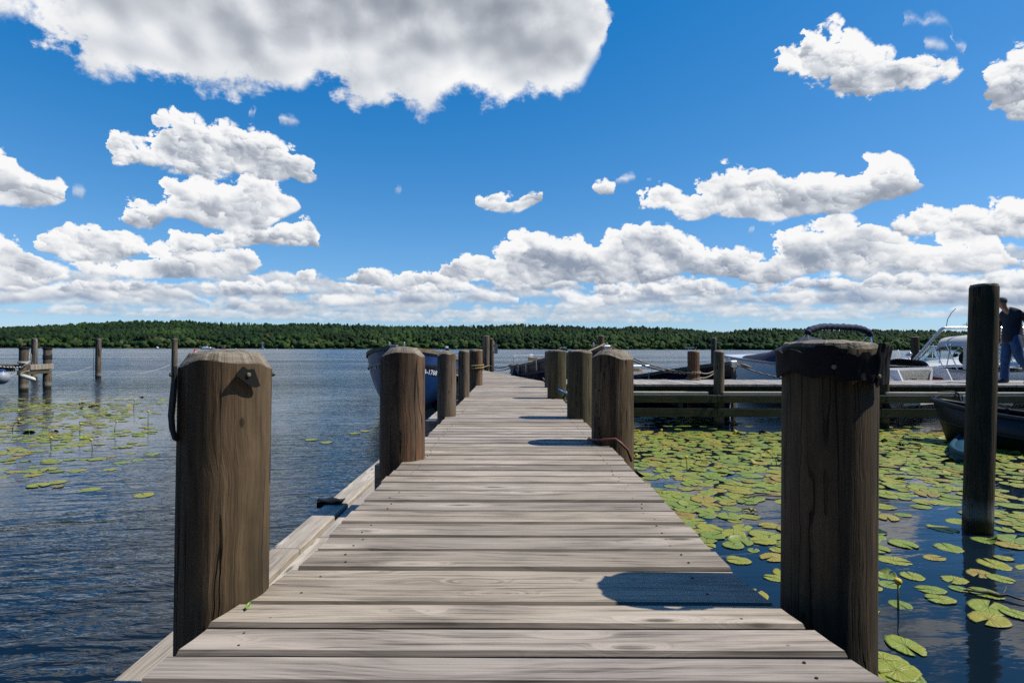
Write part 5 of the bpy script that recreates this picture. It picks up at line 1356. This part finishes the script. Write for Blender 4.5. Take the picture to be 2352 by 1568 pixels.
# ------------------------------------------------------------------ left walkway end
YW = LW1[3]; xw = LW1[0].location.x
wk = empty('walkway', (0, 0, 0), 0, 'end of a low plank walkway at the left frame edge', 'walkway')
zt = aty(40, 838.5, YW).z
mb = MB(); xx = xw-3.2
while xx < xw-.30:
    mb.ca = random.random(); mb.box((xx, YW-.35, zt-.05), (xx+.135, YW+1.3, zt+random.uniform(-.004, .004)), ch=.006); xx += .15
mb.build('deck', M_SIDE_Y, wk)
mb = MB(); mb.ca = .4; mb.box((xw-3.2, YW-.30, zt-.20), (xw-.1, YW-.22, zt-.054)); mb.build('stringer', M_SIDE, wk)
va = LW2[0].location-LW1[0].location; aw = atan2(va.y, va.x); Lw = va.length; ow = (LW1[0].location.x, LW1[0].location.y, 0)
mb = MB(); mb.ca = .7; mb.box((.10, -.15, zt-.165), (Lw+.12, -.04, zt+.012), aw, ow, ch=.01); mb.build('cross_beam', M_DECK, wk)
mb = MB(); mb.ca = .2; mb.box((-.40, -.11, zt-.32), (Lw, -.03, zt-.175), aw, ow); mb.build('lower_beam', M_SIDE, wk)
def cap(P, h=.09):
    root, r_, z_ = P[0], P[1], P[2]; mb = MB(); mb.lathe([(r_*1.02, z_-h*.55), (r_*1.10, z_-h*.5), (r_*1.12, z_+.02), (r_*.9, z_+.035), (r_*.1, z_+.04)], (0, 0, 0), 28); mb.build('cap', M_RUBBER, root, smooth=True, angle=40)
cap(LW1); cap(LW2)
def at_(P, z): return (P[0].location.x, P[0].location.y, z)
l1 = P_ = LW1
zz = lambda P, py: aty(P[0].location.x*0+50, py, P[3]).z
rope('broad white rope band round the capped post at the walkway end', coil(l1[0].location, l1[1]+.018, zz(l1, 829.5), 2.0, -.03), .022, M_ROPE_W)
rope('white rope tied low round the capped post at the walkway end', coil(l1[0].location, l1[1]+.012, zz(l1, 851), 1.1, -.02), .010, M_ROPE_W)
rope('white and black twisted line running left from the capped post', sag(aty(52, 842.5, YW-.15), aty(-12, 840, YW-.6), .03), .020, rope_mat('black white rope', (.65, .65, .62), (.03, .03, .03), 30))
rope('white line sloping across the capped post', [aty(50, 842, YW-l1[1]-.02), aty(58, 837, YW-l1[1]), aty(65, 834.5, YW-.05)], .012, M_ROPE_W)
rope('white rope loop hanging between the capped post and the taller post', [aty(66, 833, YW), aty(67, 812, YW+.1), aty(69, 809, YW+.15), aty(72, 815, YW+.2), aty(72.5, 833, YW+.2), aty(77, 838, YW+.9), aty(84, 843, YW+1.2)], .012, M_ROPE_W)
rope('pale rope doubled down the side of the taller post', [aty(79, 836, LW3[3]-.2), aty(79.5, 785, LW3[3]-.2), aty(81.5, 778, LW3[3]-.2), aty(84.5, 781, LW3[3]-.2), aty(84.8, 843, LW3[3]-.2)], .011, M_ROPE_W)
for z_, lb in ((814, 'upper'), (824.5, 'lower')):
    rope('%s black cord wound round the second capped post' % lb, coil(LW2[0].location, LW2[1]+.010, zz(LW2, z_), 2.3, -.045 if lb == 'upper' else .03), .013, M_ROPE_K)
rope('thin white line round the second capped post', coil(LW2[0].location, LW2[1]+.008, zz(LW2, 849), 1.0, .0), .008, M_ROPE_W)
p4 = LW4[0].location
rope('black rope hanging down the lone post in open water', [aty(224, 779, p4.y-LW4[1]-.03), aty(227, 795, p4.y-.2), aty(229, 812, p4.y-.2), aty(227.5, 820, p4.y-.2), aty(225.5, 808, p4.y-.2), aty(228, 794, p4.y-.2)], .016, M_ROPE_K)
rope('thin line drooping from the lone post to the water on its left', sag(aty(216.5, 840, p4.y), Vector(aty(128, 862, p4.y-3)), .05), .009, M_ROPE_W)
rope('cord hanging straight down beside the lone post', [aty(216, 785, p4.y), aty(214.8, 830, p4.y), aty(214.5, 868, p4.y)], .008, M_ROPE_K)
p5 = LW5[0].location
rope('thin pale line drooping left from the post behind the left front post', sag(aty(393, 837, p5.y), aty(318, 858, p5.y-3), .05), .009, M_ROPE_W)
fb = empty('fender', tuple(aty(3, 866, YW-.8)), 0, 'big grey white ball fender with navy top hanging from the walkway', 'fender')
mb = MB(); R_b = .232
mb.lathe([(.02, R_b*1.12), (.07, R_b*1.05), (.12, R_b*.86)]+[(R_b*cos(a), R_b*sin(a)) for a in [radians(q) for q in range(50, -90, -12)]]+[(.01, -R_b)], (0, 0, 0), 28); mb.build('ball', plain('grey white vinyl', (.30, .32, .36), .45), fb, smooth=True)
mb = MB(); mb.lathe([(.02, R_b*1.16), (.075, R_b*1.10), (.125, R_b*.92), (.155, R_b*.80), (.157, R_b*.76)], (0, 0, 0), 28); mb.build('top', M_NAVY, fb, smooth=True)
for k, (qa, qb) in enumerate((((6, 864), (33, 852)), ((15, 868), (45, 851)))): rope(('upper' if k == 0 else 'lower')+' white line from the ball fender to the walkway beam', sag(aty(*qa, YW-.75), aty(*qb, YW-.1), .02), .008, M_ROPE_W)
fc = aty(64.5, 867, YW-.45)
cf = empty('fender', tuple(fc), 0, 'slim cream white cylinder fender hanging askew on the capped post', 'fender')
mb = MB(); mb.lathe([(.012, -.27), (.03, -.25), (.055, -.21), (.068, -.17), (.070, .17), (.055, .22), (.03, .25), (.012, .27)], (0, 0, 0), 18, axis=0); o = mb.build('body', plain('cream vinyl', (.66, .60, .48), .5, var=.15), cf, smooth=True); o.data.transform(Matrix.Rotation(radians(17), 4, 'Y'))
mb = MB(); mb.tube([(-.25, 0, .075), (-.32, .1, .14), (-.30, .22, .20)], .008, 6); mb.build('lanyard', M_ROPE_W, cf)
# ------------------------------------------------------------------ the walking person
PX = aty(2331, 877, 11.7).x; PY = 11.7
person = empty('person', (PX, PY, DECK), 0, 'person in navy T-shirt and blue jeans walking on the side dock behind the tall post', 'person')
def skin(name, pts, edges, m, sub=2):
    me = bpy.data.meshes.new(name); me.from_pydata([p[:3] for p in pts], edges, []); o = bpy.data.objects.new(name, me); COL.objects.link(o); o.parent = person
    md = o.modifiers.new('skin', 'SKIN'); md.use_smooth_shade = True; md.branch_smoothing = .6
    if not me.skin_vertices: me.skin_vertices.new()
    for i, p in enumerate(pts):
        r_ = p[3]; me.skin_vertices[0].data[i].radius = r_ if hasattr(r_, '__len__') else (r_, r_)
    me.skin_vertices[0].data[0].use_root = True
    sb = o.modifiers.new('sub', 'SUBSURF'); sb.levels = sub; sb.render_levels = sub
    me.materials.append(m); return o
M_SKIN = plain('skin', (.42, .22, .15), .5, var=.08); M_SHIRT = plain('navy cotton', (.010, .016, .032), .9, var=.3, scale=9, bump=.01); M_JEAN = plain('blue denim', (.022, .065, .16), .85, var=.45, scale=7, bump=.012); M_SHOE = plain('black shoe', (.008, .008, .009), .5); M_HAIR = plain('short grey hair', (.10, .09, .085), .8, var=.4, scale=60)
pt_ = [(-.04, 0, .96, (.15, .12)), (-.04, 0, 1.12, (.14, .12)), (-.05, 0, 1.30, (.16, .13)), (-.09, 0, 1.43, (.13, .10)), (-.17, 0, 1.51, .058), (-.215, 0, 1.55, .055), (-.245, 0, 1.61, (.075, .085)), (-.265, 0, 1.67, (.082, .095)), (-.265, 0, 1.735, (.062, .07)),
       (.02, -.17, 1.43, .062), (.12, -.23, 1.22, .048), (.18, -.25, 1.16, .045), (.20, -.25, .96, .032), (.195, -.25, .90, (.034, .022)),
       (-.07, .17, 1.43, .062), (-.12, .24, 1.20, .046), (-.13, .22, .98, .034), (-.135, .21, .92, (.03, .02)),
       (-.05, -.10, .90, .095), (-.02, -.10, .62, .072), (-.01, -.10, .55, .062), (.15, -.10, .33, .055), (.24, -.10, .20, .042), (.22, -.10, .12, .040),
       (-.05, .10, .90, .095), (-.10, .10, .48, .068), (-.11, .10, .40, .060), (-.12, .10, .10, .042), (-.13, .10, .05, .042)]
ed = [(0, 1), (1, 2), (2, 3), (3, 4), (4, 5), (5, 6), (6, 7), (7, 8), (3, 9), (9, 10), (10, 11), (11, 12), (12, 13), (3, 14), (14, 15), (15, 16), (16, 17), (0, 18), (18, 19), (19, 20), (20, 21), (21, 22), (22, 23), (0, 24), (24, 25), (25, 26), (26, 27), (27, 28)]
fing = []
for hx, hy, hz, base_i, d in ((.195, -.25, .90, 13, 1), (-.135, .21, .92, 17, -1)):
    for k in range(4):
        off = (-.027+.018*k); L_ = (.062, .074, .070, .055)[k]
        i0 = len(pt_); pt_.append((hx+off, hy+.006*d, hz-.045, .0095)); pt_.append((hx+off-.006, hy+.012*d, hz-.045-L_*.5, .0088)); pt_.append((hx+off-.014, hy+.02*d, hz-.045-L_, .0075)); ed += [(base_i, i0), (i0, i0+1), (i0+1, i0+2)]
    i0 = len(pt_); pt_.append((hx-.04, hy+.01, hz-.012, .0105)); pt_.append((hx-.052, hy+.012, hz-.055, .009)); ed += [(base_i, i0), (i0, i0+1)]
skin('body', pt_, ed, M_SKIN)
skin('shirt', [(-.045, 0, .80, (.185, .165)), (-.045, 0, .95, (.190, .165)), (-.04, 0, 1.12, (.188, .160)), (-.05, 0, 1.30, (.200, .165)), (-.08, 0, 1.44, (.185, .140)), (-.15, 0, 1.53, .085), (.03, -.19, 1.42, .105), (.085, -.23, 1.28, .100), (.125, -.245, 1.17, .092), (-.08, .19, 1.42, .105), (-.115, .23, 1.28, .100), (-.13, .24, 1.17, .092)], [(0, 1), (1, 2), (2, 3), (3, 4), (4, 5), (4, 6), (6, 7), (7, 8), (4, 9), (9, 10), (10, 11)], M_SHIRT)
skin('jeans', [(-.045, 0, 1.10, (.165, .145)), (-.045, 0, .95, (.168, .145)), (-.05, -.09, .84, .118), (-.02, -.10, .62, .096), (-.005, -.10, .54, .088), (.15, -.10, .34, .080), (.245, -.10, .17, .072), (-.05, .09, .84, .118), (-.10, .10, .48, .092), (-.11, .10, .40, .084), (-.128, .10, .03, .076)], [(0, 1), (1, 2), (2, 3), (3, 4), (4, 5), (5, 6), (1, 7), (7, 8), (8, 9), (9, 10)], M_JEAN)
for (x, y, z, p_) in ((-.16, .10, .0, 0.0), (.20, -.10, .035, .9)):
    mb = MB()
    def shoe(a, c):
        t = a; ang = 2*pi*c; w_ = (.038+.014*sin(pi*t))*(1 if t < .93 else .7); h_ = .10 if t < .3 else .10-.055*min(1, (t-.3)/.4)
        return (.10-.27*t, w_*cos(ang), max(.0, h_/2+h_/2*sin(ang)))
    g = mb.grid(lambda a, c: shoe(a, c), 12, 17)
    mb.face(g[0][:-1]); mb.face(g[-1][:-1][::-1])
    o = mb.build('shoe', M_SHOE, person, smooth=True); o.location = (x, y, z+.002); o.rotation_euler = (0, -p_, 0)
mb = MB(); mb.lathe([(.078, -.02), (.092, .01), (.090, .05), (.070, .085), (.03, .10), (.005, .102)], (-.255, 0, 1.66), 20); mb.build('hair', M_HAIR, person, smooth=True)
mb = MB(); mb.lathe([(.004, -.03), (.012, -.014), (.014, 0), (.006, .012)], (-.362, 0, 1.64), 10); mb.build('nose', M_SKIN, person, smooth=True)
# ------------------------------------------------------------------ boats and marks far out on the lake
FW = paint('far white paint', (.78, .78, .76)); FD = plain('far dark glass', (.02, .03, .05), .2); FR = plain('far red paint', (.50, .05, .03), .5); FN = plain('far navy paint', (.02, .05, .12), .4)
def far_boat(name, label, px, Y, L, heading, build):
    p = aty(px, 800, Y); root = empty(name, (p.x, Y, 0), heading, label, 'boat'); build(root, L); return root
def simple_hull(root, L, B, z0, z1, m):
    H = Hull(L, B, z0, z1, draft=.3, full=2.2, transom=.85, rake=.3); mb = MB(); H.skin(mb, nt=14, nv=6)
    a = [H.pt(t/12, 1, 1) for t in range(13)]
    for p, q in zip(a, a[1:]): mb.face([mb.vert(v) for v in ((p[0], p[1], p[2]-.03), (q[0], q[1], q[2]-.03), (q[0], -q[1], q[2]-.03), (p[0], -p[1], p[2]-.03))])
    for i in range(len(mb.v)): mb.v[i] = (mb.v[i][0]-L/2, mb.v[i][1], mb.v[i][2])
    mb.build('hull', m, root, smooth=True, angle=40)
def cruiser(root, L):
    simple_hull(root, L, 1.7, 1.0, 1.7, FW)
    mb = MB(); mb.box((-L*.36, -1.3, .9), (L*.22, 1.3, 2.3), ch=.15); cb = mb.build('cabin', FW, root)
    for xx in (-.30, -.16, -.02, .10):
        mb = MB(); mb.box((L*xx, -1.33, 1.55), (L*(xx+.09), 1.33, 2.05)); mb.build('window', FD, cb)
    mb = MB(); mb.box((-L*.30, -1.0, 2.3), (-L*.04, 1.0, 2.9), ch=.12); mb.build('flybridge', FW, root)
    mb = MB(); mb.box((-L*.20, -1.2, 3.7), (L*.0, 1.2, 3.85)); mb.tube([(-L*.18, -1.0, 2.85), (-L*.16, -1.0, 3.7)], .06, 6); mb.tube([(-L*.02, 1.0, 2.85), (-L*.02, 1.0, 3.7)], .06, 6); mb.build('hard_top', FW, root)
    mb = MB(); mb.tube([(L*.40, 0, 1.6), (L*.40, 0, 3.0)], .05, 6); mb.prism([(0, 0), (-.9, -.1), (-.9, .5), (0, .6)], (L*.40, 0, 2.3), (1, 0, 0), (0, 0, 1), (0, 1, 0), .03); mb.build('flag', FR, root)
far_boat('motor_cruiser', 'white cabin cruiser with a flybridge far off above the left front post', 477, 520, 11.6, radians(6), cruiser)
def small_cab(root, L):
    simple_hull(root, L, 1.5, 1.0, 1.6, FN); mb = MB(); mb.box((-L*.3, -1.1, .9), (L*.25, 1.1, 2.3), ch=.15); c = mb.build('cabin', FW, root)
    mb = MB(); mb.box((-L*.2, -1.12, 1.55), (L*.252, 1.12, 2.0)); mb.build('window', FD, c)
    mb = MB(); mb.box((-L*.1, -.9, 2.3), (L*.05, .9, 3.0), ch=.1); mb.build('wheelhouse', FW, root)
    mb = MB(); mb.tube([(0, 0, 3.0), (0, 0, 3.7)], .05, 6); mb.build('mast', FW, root)
far_boat('motorboat', 'small white and blue cabin boat coming end on beyond the grey brown post', 1027, 400, 7.0, radians(-84), small_cab)
def cruiser2(root, L):
    simple_hull(root, L, 1.6, 1.0, 1.35, FN)
    mb = MB(); mb.prism([(-.32, .95), (.34, 1.2), (.16, 1.8), (-.02, 2.05), (-.32, 2.05)], (0, -1.2, 0), (L, 0, 0), (0, 0, 1), (0, 1, 0), 2.4); c = mb.build('cabin', FD, root)
    mb = MB(); mb.box((-L*.42, -1.3, 2.25), (L*.14, 1.3, 2.45), ch=.06); mb.build('roof', FW, root)
    for xx in (-.3, .08): 
        mb = MB(); mb.tube([(L*xx, -1.2, 1.2), (L*(xx-.02), -1.2, 2.25)], .07, 6); mb.tube([(L*xx, 1.2, 1.2), (L*(xx-.02), 1.2, 2.25)], .07, 6); mb.build('roof_post', FW, root)
    mb = MB(); mb.box((-L*.60, -1.2, .5), (-L*.44, 1.2, .75)); mb.build('swim_platform', FW, root)
far_boat('motor_cruiser', 'white roofed cruiser with dark windows seen above the mossy posts', 1289, 400, 8.6, radians(184), cruiser2)
def sail(root, L):
    simple_hull(root, L, 1.1, .7, .95, FW)
    mb = MB(); mb.tube([(0, 0, .6), (.0, 0, 9.6)], .07, 8); mb.build('mast', FW, root)
    mb = MB(); mb.tube([(0, 0, 1.5), (-2.7, 0, 1.4)], .05, 6); mb.build('boom', FW, root)
    mb = MB(); mb.prism([(-.1, 1.6), (-2.6, 1.5), (-1.3, 5.0), (-.1, 9.3)], (0, 0, 0), (1, 0, 0), (0, 0, 1), (0, 1, 0), .02); mb.build('sail', FW, root)
far_boat('sailing_boat', 'tiny sailing boat with one white sail before the far woods', 602, 760, 7.0, radians(170), sail)
def tug(root, L):
    simple_hull(root, L, 1.2, .9, 1.2, FR); mb = MB(); mb.box((-L*.25, -.9, .8), (L*.2, .9, 2.2), ch=.1); mb.build('cabin', FR, root); mb = MB(); mb.box((-L*.3, -1, 2.2), (L*.25, 1, 2.4)); mb.build('roof', FW, root)
far_boat('motorboat', 'little red cabin boat right of the white cabin cruiser', 513, 700, 6.0, radians(10), tug)
far_boat('motorboat', 'lone small white cabin boat far off between the two lone posts', 361, 760, 5.0, radians(170), small_cab)
def buoy(label, px, Y, h, m, bands=None):
    p = aty(px, 800, Y); root = empty('buoy', (p.x, Y, 0), 0, label, 'buoy')
    mb = MB(); mb.lathe([(h*.25, -.2), (h*.42, .0), (h*.42, h*.35), (h*.30, h*.5), (h*.26, h*.95), (h*.05, h)], (0, 0, 0), 14); mb.build('float', m, root, smooth=True, angle=35)
    if bands: mb = MB(); mb.lathe([(h*.43, h*.12), (h*.435, h*.14), (h*.435, h*.30), (h*.43, h*.32)], (0, 0, 0), 14); mb.build('band', bands, root)
buoy('red and white buoy floating just left of the left front post top', 448, 170, 1.15, plain('buoy red', (.6, .05, .03), .4), FW)
for px, Y, lb in ((1222, 500, 'white buoy between the sign and the white roofed cruiser'), (1626, 470, 'white buoy left of the slim post in open water'), (1749, 560, 'white buoy far off right of the slim post'), (542, 640, 'white buoy right of the little red boat'), (636, 640, 'white buoy right of the tiny sailing boat')):
    buoy(lb, px, Y, 1.0, FW)
# boathouse on the far bank
p = aty(1589, 800, 1010); bh = empty('boathouse', (p.x, 1010, 0), 0, 'far boathouse with cream roof and dark red side wing at the waterline', 'building')
mb = MB(); mb.box((-9, 0, -.5), (3, 8, 2.9)); mb.build('wall', plain('dark timber wall', (.05, .04, .04), .8), bh)
mb = MB(); mb.prism([(-10, 2.9), (4, 2.9), (2.5, 5.2), (-8.5, 5.2)], (0, -.8, 0), (1, 0, 0), (0, 0, 1), (0, 1, 0), 9); mb.build('roof', plain('cream roof', (.62, .47, .33), .7), bh)
mb = MB(); mb.box((3.1, .3, -.5), (9, 7, 3.6)); mb.build('wing', plain('dark red wing', (.09, .035, .04), .8), bh)
mb = MB(); mb.prism([(2.9, 3.6), (9.4, 3.6), (8.4, 4.9), (4, 4.9)], (0, -.2, 0), (1, 0, 0), (0, 0, 1), (0, 1, 0), 8); mb.build('wing_roof', plain('grey purple roof', (.16, .12, .14), .7), bh)
for xx in (-7, -2.5, 5): 
    mb = MB(); mb.box((xx, -.12, .4), (xx+2.4, 0-.01, 1.9)); mb.build('door', FW, bh)
